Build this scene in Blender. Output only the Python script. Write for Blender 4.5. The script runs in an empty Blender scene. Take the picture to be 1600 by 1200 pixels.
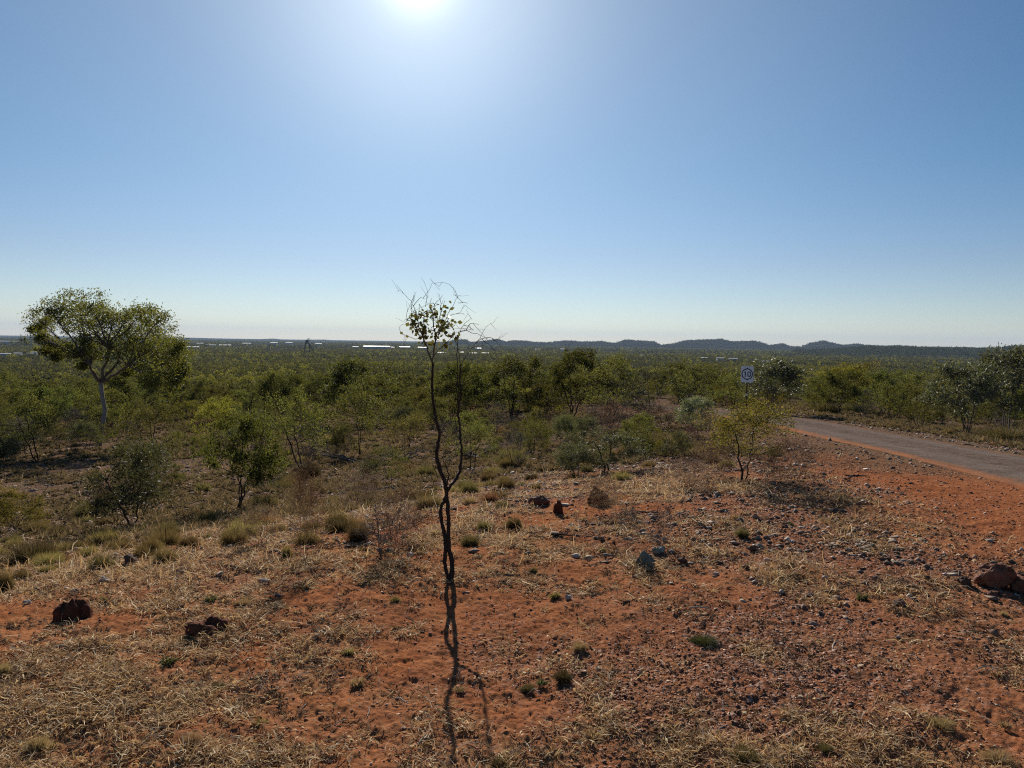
import bpy, bmesh, math, random
import numpy as np
from mathutils import Matrix, Vector

C = bpy.context.scene
COL = C.collection
R = math.radians

# ------------------------------------------------------------------ camera
EYE = 1.6
FPX = 1155.5                      # focal length in photo pixels (1600 wide)
cam_d = bpy.data.cameras.new("camera")
cam = bpy.data.objects.new("camera", cam_d)
COL.objects.link(cam)
cam_d.sensor_width = 36.0
cam_d.lens = 26.0
cam_d.clip_start = 0.05
cam_d.clip_end = 30000.0
CAMR = Matrix.Rotation(R(90 - 3.29), 4, 'X') @ Matrix.Rotation(0.0150, 4, 'Z')
cam.matrix_world = Matrix.Translation((0, 0, EYE)) @ CAMR
C.camera = cam

def ray(px, py):
    v = CAMR.to_3x3() @ Vector(((px - 800) / FPX, (600 - py) / FPX, -1.0))
    return v.normalized()

# ------------------------------------------------------------------ light
SUN_DIR = ray(652, -48)
SUN_EL = math.asin(SUN_DIR.z)
SUN_AZ = math.atan2(SUN_DIR.x, SUN_DIR.y)      # clockwise from +Y
W = bpy.data.worlds.new("World")
C.world = W
W.use_nodes = True
nt = W.node_tree
nt.nodes.clear()
wo = nt.nodes.new('ShaderNodeOutputWorld')
bg = nt.nodes.new('ShaderNodeBackground')
sky = nt.nodes.new('ShaderNodeTexSky')
sky.sky_type = 'NISHITA'
sky.sun_disc = False
sky.sun_elevation = SUN_EL
sky.sun_rotation = SUN_AZ
sky.altitude = 0
sky.air_density = 1.0
sky.dust_density = 0.0
sky.ozone_density = 6.0
bg.inputs['Strength'].default_value = 0.050
# forward scattering aureole of the air around the sun (depends on the angle to the sun only)
geo = nt.nodes.new('ShaderNodeTexCoord')
dotn = nt.nodes.new('ShaderNodeVectorMath'); dotn.operation = 'DOT_PRODUCT'
nrm = nt.nodes.new('ShaderNodeVectorMath'); nrm.operation = 'NORMALIZE'
nt.links.new(geo.outputs['Generated'], nrm.inputs[0])
nt.links.new(nrm.outputs[0], dotn.inputs[0])
dotn.inputs[1].default_value = SUN_DIR
def mth(op, a, b=None):
    n = nt.nodes.new('ShaderNodeMath'); n.operation = op
    for i, v in enumerate((a, b)):
        if v is None: continue
        if isinstance(v, (int, float)): n.inputs[i].default_value = v
        else: nt.links.new(v, n.inputs[i])
    return n.outputs[0]
dc = mth('MAXIMUM', dotn.outputs['Value'], 0.0)
g1 = mth('ADD', mth('MULTIPLY', mth('POWER', dc, 1200.0), 0.5), mth('MULTIPLY', mth('POWER', dc, 70.0), 0.30))
g2 = mth('MULTIPLY', mth('POWER', dc, 7.0), 0.20)
gs = mth('ADD', g1, g2)
# clear dry-season air: deeper blue overhead, paler and creamier towards the horizon
sep = nt.nodes.new('ShaderNodeSeparateXYZ'); nt.links.new(nrm.outputs[0], sep.inputs[0])
ele = nt.nodes.new('ShaderNodeValToRGB'); nt.links.new(sep.outputs['Z'], ele.inputs[0])
ee = ele.color_ramp.elements
ee[0].position = 0.0; ee[0].color = (1.46, 1.30, 1.20, 1)
ee[1].position = 0.46; ee[1].color = (.36, .76, .88, 1)
e3 = ee.new(.10); e3.color = (1.14, 1.0, 1.0, 1)
e4 = ee.new(.22); e4.color = (.74, .92, .95, 1)
tint = nt.nodes.new('ShaderNodeMix'); tint.data_type = 'RGBA'; tint.blend_type = 'MULTIPLY'
tint.inputs[0].default_value = 1.0
nt.links.new(sky.outputs[0], tint.inputs[6]); nt.links.new(ele.outputs[0], tint.inputs[7])
nt.links.new(tint.outputs[2], bg.inputs['Color'])
bg2 = nt.nodes.new('ShaderNodeBackground')
bg2.inputs['Color'].default_value = (1.0, 1.03, 0.95, 1)
nt.links.new(gs, bg2.inputs['Strength'])
ash = nt.nodes.new('ShaderNodeAddShader')
nt.links.new(bg.outputs[0], ash.inputs[0]); nt.links.new(bg2.outputs[0], ash.inputs[1])
nt.links.new(ash.outputs[0], wo.inputs['Surface'])

sl = bpy.data.lights.new("sun", 'SUN')
sl.energy = 5.0
sl.angle = R(0.55)
sl.color = (1.0, 0.93, 0.82)
so = bpy.data.objects.new("sun", sl)
COL.objects.link(so)
so.rotation_euler = SUN_DIR.to_track_quat('Z', 'Y').to_euler()
so.location = (0, 0, 30)

C.view_settings.view_transform = 'Standard'
C.view_settings.look = 'None'
C.view_settings.gamma = 1.0
C.view_settings.exposure = 0.50
C.render.engine = 'CYCLES'
C.cycles.max_bounces = 6
C.cycles.transparent_max_bounces = 8
C.cycles.volume_bounces = 0
C.cycles.use_denoising = False
C.cycles.filter_width = 1.15
C.cycles.sample_clamp_indirect = 3.0

# ------------------------------------------------------------------ noise and terrain
def vnoise(x, y, seed=0):
    x = np.asarray(x, float); y = np.asarray(y, float)
    xi = np.floor(x).astype(np.int64); yi = np.floor(y).astype(np.int64)
    fx = x - xi; fy = y - yi
    fx = fx * fx * (3 - 2 * fx); fy = fy * fy * (3 - 2 * fy)
    def h(a, b):
        k = (a * 374761393 + b * 668265263 + seed * 1442695041) & 0xffffffff
        k = ((k ^ (k >> 13)) * 1274126177) & 0xffffffff
        k = ((k ^ (k >> 16)) * 2246822519) & 0xffffffff
        return (k ^ (k >> 15)) / 4294967295.0 * 2 - 1
    return (h(xi, yi) * (1 - fx) + h(xi + 1, yi) * fx) * (1 - fy) + (h(xi, yi + 1) * (1 - fx) + h(xi + 1, yi + 1) * fx) * fy

def fbm(x, y, octs=4, seed=0, gain=0.5):
    s = 0; a = 1.0; f = 1.0; n = 0
    for i in range(octs):
        s = s + a * vnoise(np.asarray(x) * f + 17.3 * i, np.asarray(y) * f - 9.1 * i, seed + i)
        n += a; a *= gain; f *= 2.03
    return s / n

def sstep(a, b, x):
    t = np.clip((np.asarray(x, float) - a) / (b - a), 0, 1)
    return t * t * (3 - 2 * t)

PROF = {   # azimuth in degrees -> (distance, height) of the smooth ground
    -180: [(1, 0), (10, .1), (50, 0.), (300, -3), (1500, -15), (15000, -22)],
    -60: [(1, 0), (6, -.15), (12, -1.0), (35, -2.8), (100, -6.5), (300, -13), (900, -20), (2000, -23), (15000, -23)],
    -34.7: [(1, 0), (4.5, -.02), (6, -.15), (8, -.55), (10, -.95), (15, -1.65), (20, -2.1), (35, -3.4), (60, -5), (100, -7.6), (200, -12), (500, -19), (1200, -23), (15000, -24)],
    -15: [(1, 0), (5, 0), (6.5, -.1), (8, -.35), (10, -.7), (15, -1.4), (20, -1.9), (35, -3.1), (60, -4.7), (100, -7), (200, -11), (500, -18), (1500, -23), (15000, -24)],
    0: [(1, 0), (6, 0), (8, -.12), (10, -.38), (15, -1.0), (20, -1.5), (35, -2.5), (60, -3.8), (100, -5.8), (200, -9.8), (500, -16), (1500, -22), (15000, -24)],
    12: [(1, 0), (7, 0), (10, -.18), (15, -.6), (20, -.95), (30, -1.35), (40, -1.7), (60, -3.0), (100, -5.2), (200, -9.3), (500, -16), (1500, -22), (15000, -24)],
    21: [(1, 0), (8, 0), (10, -.03), (15, -.3), (20, -.68), (33, -1.3), (40, -1.8), (60, -3.0), (100, -5.0), (200, -9), (500, -16), (1500, -22), (15000, -24)],
    34.7: [(1, 0), (9, 0), (12, -.2), (15, -.38), (20, -.7), (27, -1.2), (40, -2.3), (60, -3.8), (100, -6.5), (200, -11), (500, -17), (1500, -21), (15000, -24)],
    60: [(1, 0), (12, -.1), (30, -1.2), (60, -3.2), (100, -6), (300, -13), (900, -19), (2000, -22), (15000, -23)],
    180: [(1, 0), (10, .1), (50, 0.), (300, -3), (1500, -15), (15000, -22)],
}
LR = np.linspace(math.log(0.5), math.log(16000), 600)
AZK = sorted(PROF)
TAB = []
for k in AZK:
    p = PROF[k]
    t = np.interp(LR, [math.log(a) for a, b in p], [b for a, b in p])
    ker = np.exp(-0.5 * (np.arange(-14, 15) / 5.0) ** 2); ker /= ker.sum()
    TAB.append(np.convolve(np.pad(t, 14, mode='edge'), ker, 'valid'))
TAB = np.array(TAB)
AZF = np.linspace(-180, 180, 721)
TAB2 = np.array([np.interp(AZF, AZK, TAB[:, j]) for j in range(TAB.shape[1])]).T
ker = np.exp(-0.5 * (np.arange(-16, 17) / 6.0) ** 2); ker /= ker.sum()
TAB2 = np.apply_along_axis(lambda c: np.convolve(np.pad(c, 16, mode='wrap'), ker, 'valid'), 0, TAB2)

RY = np.array([-40, -10, 0, 9.35, 15, 20, 25, 29, 33, 38, 44, 50, 60, 80.])
RX = np.array([5.0, 6.6, 7.3, 8.25, 9.0, 9.75, 10.35, 10.45, 10.1, 9.1, 8.6, 8.8, 10.3, 14.])
ryf = np.linspace(-40, 80, 481)
rxf = np.interp(ryf, RY, RX)
ker = np.exp(-0.5 * (np.arange(-12, 13) / 5.0) ** 2); ker /= ker.sum()
rxf = np.convolve(np.pad(rxf, 12, mode='edge'), ker, 'valid')
rsl = np.gradient(rxf, ryf)
RHW = 1.75
def road_s(x, y):
    """signed distance from the road's centre line (negative = camera side)"""
    c = np.interp(y, ryf, rxf); s = np.interp(y, ryf, rsl)
    d = (x - c) / np.sqrt(1 + s * s)
    return np.where((y > -39) & (y < 79), d, 999.0)

def Hs(x, y):
    x = np.asarray(x, float); y = np.asarray(y, float)
    r = np.clip(np.hypot(x, y), 0.6, 15500)
    a = np.degrees(np.arctan2(x, y))
    u = (a + 180) / 0.5; v = (np.log(r) - LR[0]) / (LR[1] - LR[0])
    ui = np.clip(np.floor(u).astype(int), 0, 719); vi = np.clip(np.floor(v).astype(int), 0, 598)
    fu = u - ui; fv = v - vi
    z = (TAB2[ui, vi] * (1 - fu) + TAB2[np.minimum(ui + 1, 720), vi] * fu) * (1 - fv) + (TAB2[ui, vi + 1] * (1 - fu) + TAB2[np.minimum(ui + 1, 720), vi + 1] * fu) * fv
    return z

def ROUGH(x, y):
    d = np.abs(road_s(x, y))
    return 0.04 + 0.96 * sstep(RHW + 0.1, RHW + 1.3, d)

def H(x, y):
    x = np.asarray(x, float); y = np.asarray(y, float)
    r = np.hypot(x, y)
    z = Hs(x, y)
    k = ROUGH(x, y)
    z = z + k * (0.035 * fbm(x * .9, y * .9, 3, 5) * sstep(1, 4, r) + sstep(12, 60, r) * 0.22 * fbm(x * .12, y * .12, 3, 9)
                 + sstep(100, 600, r) * 1.5 * fbm(x * .01, y * .01, 3, 11))
    return z

def H_fine(x, y):
    r = np.hypot(x, y)
    k = ROUGH(x, y)
    a = np.clip(1.4 - r / 30, 0.15, 1)
    g = fbm(x * 6, y * 6, 3, 21, .6)
    z = k * a * (0.026 * fbm(x * 1.9, y * 1.9, 3, 15) + 0.012 * g + 0.005 * vnoise(x * 24, y * 24, 31) + 0.006 * vnoise(x * 60, y * 60, 32))
    return z

def hh(x, y):
    return float(H(x, y))

def at(px, py):
    d = ray(px, py); t = 1.5
    while t < 9000:
        p = d * t
        if p.z + EYE < float(H(p.x, p.y)): break
        t *= 1.01
    lo, hi = t / 1.01, t
    for _ in range(18):
        m = (lo + hi) / 2; p = d * m
        if p.z + EYE < float(H(p.x, p.y)): hi = m
        else: lo = m
    p = d * hi
    return Vector((p.x, p.y, float(H(p.x, p.y))))

def at_dist(px, dist):
    d = ray(px, 540); k = dist / math.hypot(d.x, d.y)
    return Vector((d.x * k, d.y * k, hh(d.x * k, d.y * k)))

CI = (Matrix.Translation((0, 0, EYE)) @ CAMR).inverted()
def proj(p):
    q = CI @ Vector(p)
    if q.z > -0.1: return (-9999, -9999)
    return (800 + FPX * q.x / -q.z, 600 - FPX * q.y / -q.z)

# ground cover masks in world space
def masks(x, y):
    r = np.hypot(x, y); s = road_s(x, y)
    n1 = fbm(x * .55, y * .55, 4, 41); n2 = fbm(x * .8 + 30, y * .8, 4, 51); n3 = fbm(x * 2.2, y * 2.2, 3, 61)
    n4 = fbm(x * 5.5, y * 5.5, 3, 67, .6)
    verge = sstep(-RHW - 2.4, -RHW - .9, s + n3 * .9) * (s < 0) + sstep(-RHW - 3.6, -RHW - 1.8, s + n1 * 1.2) * .5 * (s < 0)
    verge = np.clip(verge, 0, 1) * (np.abs(s) < 8)
    left = sstep(0.4, -2.6, x + 0.25 * y - .6)                        # straw side of the foreground
    mid = sstep(4.0, 6.0, y) * sstep(16, 9, y) * sstep(6.0, 3.0, x)
    dry = np.clip(.24 + .36 * left * sstep(14, 7, r) + .34 * mid + n1 * 1.0 + n3 * .6 + n4 * .45, 0, 1)
    stone = np.clip(.34 + .30 * sstep(5.5, 9, y) + .30 * sstep(.5, 3.0, x) * sstep(3.2, 5, y) + n2 * .9 + n3 * .4, 0, 1)
    far = sstep(9.0, 14.0, r + 2 * n1 - .15 * x)
    dry = dry * (1 - verge) * (1 - .45 * far); stone = np.clip(stone * (1 - .8 * verge) * (1 - .35 * dry) + .4 * far, 0, 1)
    other = (s > RHW)                                               # stony far side of the road
    stone = np.where(other & (s < 12), np.clip(stone + .4, 0, 1), stone)
    return dry, stone, verge, far

# ------------------------------------------------------------------ node material helpers
def new_mat(name):
    m = bpy.data.materials.new(name); m.use_nodes = True
    t = m.node_tree; t.nodes.clear()
    o = t.nodes.new('ShaderNodeOutputMaterial')
    return m, t, o

class NB:
    def __init__(s, t): s.t = t
    def n(s, typ, **kw):
        x = s.t.nodes.new(typ)
        for k, v in kw.items(): setattr(x, k, v)
        return x
    def link(s, a, b): s.t.links.new(a, b)
    def math(s, op, a, b=0.0, c=None):
        x = s.n('ShaderNodeMath', operation=op)
        for i, v in enumerate((a, b, c)):
            if v is None: continue
            if isinstance(v, (int, float)): x.inputs[i].default_value = v
            else: s.link(v, x.inputs[i])
        return x.outputs[0]
    def mix(s, f, a, b, mode='MIX'):
        x = s.n('ShaderNodeMix', data_type='RGBA', blend_type=mode)
        for sock, v in ((x.inputs[0], f), (x.inputs[6], a), (x.inputs[7], b)):
            if isinstance(v, (int, float)): sock.default_value = v
            elif isinstance(v, tuple): sock.default_value = (*v[:3], 1)
            else: s.link(v, sock)
        return x.outputs[2]
    def noise(s, scale, detail=4, rough=.6, vec=None, dist=0):
        x = s.n('ShaderNodeTexNoise'); x.inputs['Scale'].default_value = scale
        x.inputs['Detail'].default_value = detail; x.inputs['Roughness'].default_value = rough
        x.inputs['Distortion'].default_value = dist
        if vec is not None: s.link(vec, x.inputs['Vector'])
        return x.outputs['Fac']
    def ramp(s, f, stops):
        x = s.n('ShaderNodeValToRGB'); e = x.color_ramp.elements
        while len(e) < len(stops): e.new(.5)
        for i, (p, c) in enumerate(stops):
            e[i].position = p; e[i].color = (*c, 1) if isinstance(c, tuple) else (c, c, c, 1)
        s.link(f, x.inputs[0]); return x.outputs[0]
    def attr(s, name):
        x = s.n('ShaderNodeAttribute'); x.attribute_name = name; return x.outputs['Fac']
    def pos(s):
        return s.n('ShaderNodeNewGeometry').outputs['Position']

def mat_leaf(name, c1, c2, trans=.5, rough=.65, spec=.04, objvar=.26, tint=(1.6, 1.5, .6)):
    m, t, o = new_mat(name); b = NB(t)
    g = b.n('ShaderNodeNewGeometry')
    oi = b.n('ShaderNodeObjectInfo')
    col = b.mix(g.outputs['Random Per Island'], c1, c2)
    hs = b.n('ShaderNodeHueSaturation')
    b.link(b.math('MULTIPLY_ADD', oi.outputs['Random'], .05, .475), hs.inputs['Hue'])
    b.link(b.math('MULTIPLY_ADD', oi.outputs['Random'], objvar * 3, 1 - objvar * 1.5), hs.inputs['Value'])
    b.link(col, hs.inputs['Color'])
    p = b.n('ShaderNodeBsdfPrincipled'); p.inputs['Roughness'].default_value = rough
    p.inputs['Specular IOR Level'].default_value = spec
    b.link(hs.outputs[0], p.inputs['Base Color'])
    tr = b.n('ShaderNodeBsdfTranslucent')
    tc = b.mix(1.0, hs.outputs[0], tint, 'MULTIPLY')
    b.link(tc, tr.inputs['Color'])
    mx = b.n('ShaderNodeMixShader'); mx.inputs[0].default_value = trans
    b.link(p.outputs[0], mx.inputs[1]); b.link(tr.outputs[0], mx.inputs[2])
    b.link(mx.outputs[0], o.inputs['Surface'])
    return m

def mat_noise(name, c1, c2, scale=20, rough=.9, bump=.3, spec=.2, c3=None, obj=True, bdist=.01):
    m, t, o = new_mat(name); b = NB(t)
    tc = b.n('ShaderNodeTexCoord').outputs['Object' if obj else 'Generated']
    f = b.noise(scale, 6, .65, tc)
    col = b.ramp(f, [(.3, c1), (.68, c2)])
    if c3:
        col = b.mix(b.ramp(b.noise(scale * .3, 3, .5, tc), [(.45, 0.), (.6, 1.)]), col, c3)
    oi = b.n('ShaderNodeObjectInfo')
    hs = b.n('ShaderNodeHueSaturation'); b.link(col, hs.inputs['Color'])
    b.link(b.math('MULTIPLY_ADD', oi.outputs['Random'], .4, .8), hs.inputs['Value'])
    p = b.n('ShaderNodeBsdfPrincipled'); p.inputs['Roughness'].default_value = rough
    p.inputs['Specular IOR Level'].default_value = spec
    b.link(hs.outputs[0], p.inputs['Base Color'])
    bp = b.n('ShaderNodeBump'); bp.inputs['Strength'].default_value = bump; bp.inputs['Distance'].default_value = bdist
    b.link(b.noise(scale * 2.5, 4, .7, tc), bp.inputs['Height']); b.link(bp.outputs[0], p.inputs['Normal'])
    b.link(p.outputs[0], o.inputs['Surface'])
    return m

def mat_island(name, cols, rough=.9, trans=0.0, spec=.2):
    """each loose piece gets one of several real colours"""
    m, t, o = new_mat(name); b = NB(t)
    g = b.n('ShaderNodeNewGeometry')
    st = [(i / len(cols), c) for i, c in enumerate(cols)]
    x = b.n('ShaderNodeValToRGB'); x.color_ramp.interpolation = 'CONSTANT'; e = x.color_ramp.elements
    while len(e) < len(st): e.new(.5)
    for i, (p_, c) in enumerate(st): e[i].position = p_; e[i].color = (*c, 1)
    b.link(g.outputs['Random Per Island'], x.inputs[0])
    p = b.n('ShaderNodeBsdfPrincipled'); p.inputs['Roughness'].default_value = rough
    p.inputs['Specular IOR Level'].default_value = spec
    b.link(x.outputs[0], p.inputs['Base Color'])
    if trans:
        tr = b.n('ShaderNodeBsdfTranslucent'); b.link(x.outputs[0], tr.inputs['Color'])
        mx = b.n('ShaderNodeMixShader'); mx.inputs[0].default_value = trans
        b.link(p.outputs[0], mx.inputs[1]); b.link(tr.outputs[0], mx.inputs[2]); b.link(mx.outputs[0], o.inputs['Surface'])
    else: b.link(p.outputs[0], o.inputs['Surface'])
    return m

def mat_ground():
    m, t, o = new_mat("red_earth"); b = NB(t)
    P = b.pos()
    dry, stone, verge, far = b.attr('dry'), b.attr('stone'), b.attr('verge'), b.attr('far')
    n_big = b.noise(1.3, 5, .6, P); n_mid = b.noise(9, 6, .7, P); n_fine = b.noise(60, 5, .75, P)
    earth = b.ramp(n_mid, [(.3, (.18, .060, .026)), (.5, (.30, .110, .047)), (.7, (.43, .178, .078))])
    earth = b.mix(b.ramp(n_big, [(.4, 0.), (.65, .6)]), earth, (.30, .125, .062))
    # gravelly, brown stony soil
    vo = b.n('ShaderNodeTexVoronoi'); vo.inputs['Scale'].default_value = 48; b.link(P, vo.inputs['Vector'])
    vsep = b.n('ShaderNodeSeparateColor'); b.link(vo.outputs['Color'], vsep.inputs[0])
    pebb = b.ramp(vsep.outputs[0], [(0., (.055, .030, .024)), (.35, (.13, .065, .045)), (.62, (.21, .105, .07)), (.86, (.28, .17, .125)), (1., (.48, .38, .32))])
    fs = b.math('MULTIPLY', stone, b.ramp(b.noise(26, 3, .7, P), [(.36, 0.), (.55, 1.)]))
    col = b.mix(fs, earth, pebb)
    straw = b.ramp(n_fine, [(.3, (.15, .075, .035)), (.5, (.32, .18, .085)), (.72, (.50, .33, .16))])
    fd = b.math('MULTIPLY', b.math('MULTIPLY', dry, .8), b.ramp(b.noise(34, 5, .8, P, .6), [(.38, 0.), (.56, 1.)]))
    col = b.mix(fd, col, straw)
    vcol = b.ramp(n_mid, [(.3, (.18, .060, .026)), (.5, (.27, .095, .042)), (.7, (.38, .148, .065))])
    col = b.mix(b.math('MULTIPLY', verge, .85), col, vcol)
    farc = b.ramp(b.noise(4.5, 6, .75, P), [(.32, (.060, .040, .026)), (.5, (.115, .080, .052)), (.66, (.21, .15, .095))])
    col = b.mix(b.math('MULTIPLY', far, .8), col, farc)
    vf = b.attr('vfar')
    vfc = b.ramp(b.noise(.02, 6, .7, P), [(.35, (.030, .031, .017)), (.52, (.045, .041, .023)), (.66, (.075, .056, .034)), (.78, (.16, .10, .06))])
    col = b.mix(vf, col, vfc)
    p = b.n('ShaderNodeBsdfPrincipled'); p.inputs['Roughness'].default_value = 1.0; p.inputs['Specular IOR Level'].default_value = 0.0
    b.link(col, p.inputs['Base Color'])
    hgt = b.math('ADD', b.math('MULTIPLY', b.noise(45, 6, .75, P), .6), b.math('MULTIPLY', vo.outputs['Distance'], b.math('MULTIPLY', stone, -.5)))
    bp = b.n('ShaderNodeBump'); bp.inputs['Strength'].default_value = .9; bp.inputs['Distance'].default_value = .022
    b.link(hgt, bp.inputs['Height']); b.link(bp.outputs[0], p.inputs['Normal'])
    b.link(p.outputs[0], o.inputs['Surface'])
    return m

def mat_road():
    m, t, o = new_mat("worn_asphalt"); b = NB(t)
    P = b.pos()
    uv = b.attr('across')        # 0..1 across the lane
    ag = b.ramp(b.noise(22, 7, .9, P), [(.34, (.028, .023, .021)), (.5, (.125, .098, .084)), (.66, (.35, .285, .245))])
    patch = b.ramp(b.noise(2.6, 8, .75, P), [(.35, (.50, .46, .43)), (.52, (.95, .90, .86)), (.7, (1.30, 1.15, 1.02))])
    col = b.mix(1.0, ag, patch, 'MULTIPLY')
    track = b.ramp(uv, [(0., 0.), (.16, .2), (.27, .55), (.38, .1), (.5, .0), (.62, .1), (.74, .55), (.86, .2), (1., 0.)])
    col = b.mix(b.math('MULTIPLY', track, .7), col, (.21, .17, .15))
    edge = b.ramp(b.math('ADD', b.math('ABSOLUTE', b.math('SUBTRACT', uv, .5)), b.math('MULTIPLY', b.noise(2.2, 6, .75, P), .26)), [(.49, 0.), (.60, 1.)])
    col = b.mix(edge, col, (.30, .125, .062))
    p = b.n('ShaderNodeBsdfPrincipled'); p.inputs['Roughness'].default_value = 1.0; p.inputs['Specular IOR Level'].default_value = 0.0
    b.link(col, p.inputs['Base Color'])
    bp = b.n('ShaderNodeBump'); bp.inputs['Strength'].default_value = .8; bp.inputs['Distance'].default_value = .012
    b.link(b.noise(60, 4, .8, P), bp.inputs['Height']); b.link(bp.outputs[0], p.inputs['Normal'])
    b.link(p.outputs[0], o.inputs['Surface'])
    return m

def mat_hills():
    m, t, o = new_mat("scrubby_hill"); b = NB(t)
    P = b.pos()
    c = b.ramp(b.noise(.035, 8, .75, P), [(.36, (.016, .019, .014)), (.5, (.034, .032, .024)), (.62, (.085, .065, .048)), (.75, (.15, .10, .07))])
    p = b.n('ShaderNodeBsdfPrincipled'); p.inputs['Roughness'].default_value = 1; p.inputs['Specular IOR Level'].default_value = 0.0
    b.link(c, p.inputs['Base Color'])
    bp = b.n('ShaderNodeBump'); bp.inputs['Strength'].default_value = .8; bp.inputs['Distance'].default_value = 8
    b.link(b.noise(.05, 7, .7, P), bp.inputs['Height']); b.link(bp.outputs[0], p.inputs['Normal'])
    b.link(p.outputs[0], o.inputs['Surface'])
    return m

def mat_plain(name, c, rough=.6, metal=0.0):
    return mat_noise(name, tuple(v * .85 for v in c), tuple(min(1, v * 1.1) for v in c), 3, rough, .05, .12)

M = {
    'ground': mat_ground(), 'road': mat_road(), 'hills': mat_hills(),
    'leaf_olive': mat_leaf('olive_leaves', (.050, .056, .025), (.110, .106, .044), .46),
    'leaf_green': mat_leaf('green_leaves', (.042, .051, .021), (.092, .098, .038), .46),
    'leaf_yellow': mat_leaf('yellow_green_leaves', (.085, .082, .026), (.15, .130, .036), .45),
    'leaf_rust': mat_leaf('rusty_yellow_leaves', (.058, .056, .024), (.12, .085, .034), .42),
    'leaf_sapling': mat_leaf('sapling_leaves', (.065, .075, .030), (.145, .14, .050), .42, .5, .2, .02, (1.2, 1.2, .6)),
    'hill_scrub': mat_leaf('hill_scrub_leaves', (.030, .036, .022), (.055, .058, .034), .25, .8, .05),
    'leaf_grey': mat_leaf('grey_green_leaves', (.050, .056, .038), (.095, .10, .070), .35, .6, .08),
    'leaf_gum': mat_leaf('gum_leaves', (.062, .074, .028), (.14, .14, .045), .48, .6, .08),
    'leaf_silver': mat_leaf('silvery_leaves', (.075, .090, .065), (.17, .18, .135), .28, .55, .14),
    'twig_dry': mat_leaf('dry_reddish_twigs', (.16, .085, .055), (.27, .16, .10), .2, .8, .1, tint=(1.2, 1.12, .85)),
    'bark': mat_noise('dark_bark', (.022, .016, .013), (.060, .044, .034), 60, .95, .6),
    'bark_grey': mat_noise('grey_bark', (.07, .055, .045), (.16, .13, .11), 60, .95, .5),
    'bark_white': mat_noise('white_gum_bark', (.13, .12, .115), (.27, .25, .23), 9, .9, .5, .1, (.18, .145, .12)),
    'stick': mat_noise('bleached_wood', (.22, .17, .13), (.42, .35, .28), 50, .9, .3),
    'spinifex': mat_leaf('spinifex_blades', (.12, .095, .040), (.26, .20, .085), .38, .7, .04, tint=(1.2, 1.12, .85)),
    'spinifex_green': mat_leaf('green_spinifex_blades', (.085, .075, .034), (.18, .145, .062), .35, .7, .1, tint=(1.2, 1.12, .85)),
    'straw_blade': mat_leaf('straw_blades', (.22, .15, .075), (.48, .36, .20), .35, .7, .1, .04, (1.2, 1.1, .85)),
    'orange_grass': mat_leaf('orange_dry_blades', (.20, .10, .050), (.34, .19, .10), .35, .7, .1, tint=(1.2, 1.12, .85)),
    'tuft_far': mat_leaf('brown_tussock_blades', (.085, .060, .038), (.20, .14, .085), .3, .8, .05, tint=(1.2, 1.12, .85)),
    'litter': mat_island('dark_litter', [(.10, .06, .038), (.06, .038, .028), (.16, .10, .06), (.22, .15, .09), (.08, .052, .036), (.30, .21, .12)], .9, .1),
    'straw': mat_island('dry_straw', [(.52, .33, .145), (.36, .20, .09), (.62, .43, .21), (.20, .11, .06), (.44, .25, .11), (.70, .57, .38), (.52, .34, .15)], .8, .35),
    'gravel': mat_island('gravel', [(.17, .075, .045), (.24, .10, .055), (.32, .135, .07), (.11, .058, .040), (.38, .20, .12), (.21, .10, .06), (.46, .33, .23), (.17, .085, .055), (.34, .15, .08)], .85),
    'slope_stone': mat_island('brown_slope_stones', [(.15, .115, .085), (.22, .17, .13), (.11, .08, .06), (.32, .26, .21), (.17, .11, .075), (.25, .17, .12)], .9),
    'gravel_pale': mat_island('pale_stone_chips', [(.17, .115, .09), (.25, .18, .14), (.13, .08, .06), (.40, .33, .27), (.10, .065, .05), (.20, .12, .085)], .85),
    'rock_red': mat_noise('red_rock', (.10, .040, .026), (.27, .12, .072), 14, .9, .6, .2, (.17, .072, .045), True, .02),
    'rock_grey': mat_noise('grey_green_rock', (.075, .082, .068), (.17, .18, .15), 18, .85, .5, .25, (.24, .24, .20)),
    'rock_pale': mat_noise('pale_rock', (.26, .19, .15), (.46, .37, .31), 20, .8, .4),
    'rock_dark': mat_noise('dark_brown_rock', (.05, .030, .023), (.14, .075, .052), 18, .9, .6),
    'termite': mat_noise('termite_mound_earth', (.065, .024, .015), (.16, .058, .033), 22, 1., .9, .1, None, True, .02),
    'white_sign': mat_plain('white_sign_paint', (.80, .80, .82), .45),
    'black_paint': mat_plain('black_sign_paint', (.015, .015, .018), .5),
    'post': mat_plain('rusty_steel_post', (.10, .055, .035), .7),
    'roof_white': mat_plain('white_metal_roof', (.55, .55, .55), .6),
    'roof_grey': mat_plain('grey_metal_roof', (.42, .44, .46), .45),
    'wall': mat_plain('pale_building_wall', (.45, .42, .38), .8),
    'steel': mat_plain('dark_steelwork', (.03, .03, .035), .6),
    'sand': mat_noise('pale_bare_soil', (.30, .19, .12), (.42, .28, .18), .05, .95, .1),
}

# ------------------------------------------------------------------ mesh helpers
def tag(o, label=None, cat=None, group=None, kind=None):
    if label: o['label'] = label
    if cat: o['category'] = cat
    if group: o['group'] = group
    if kind: o['kind'] = kind
    return o

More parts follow.
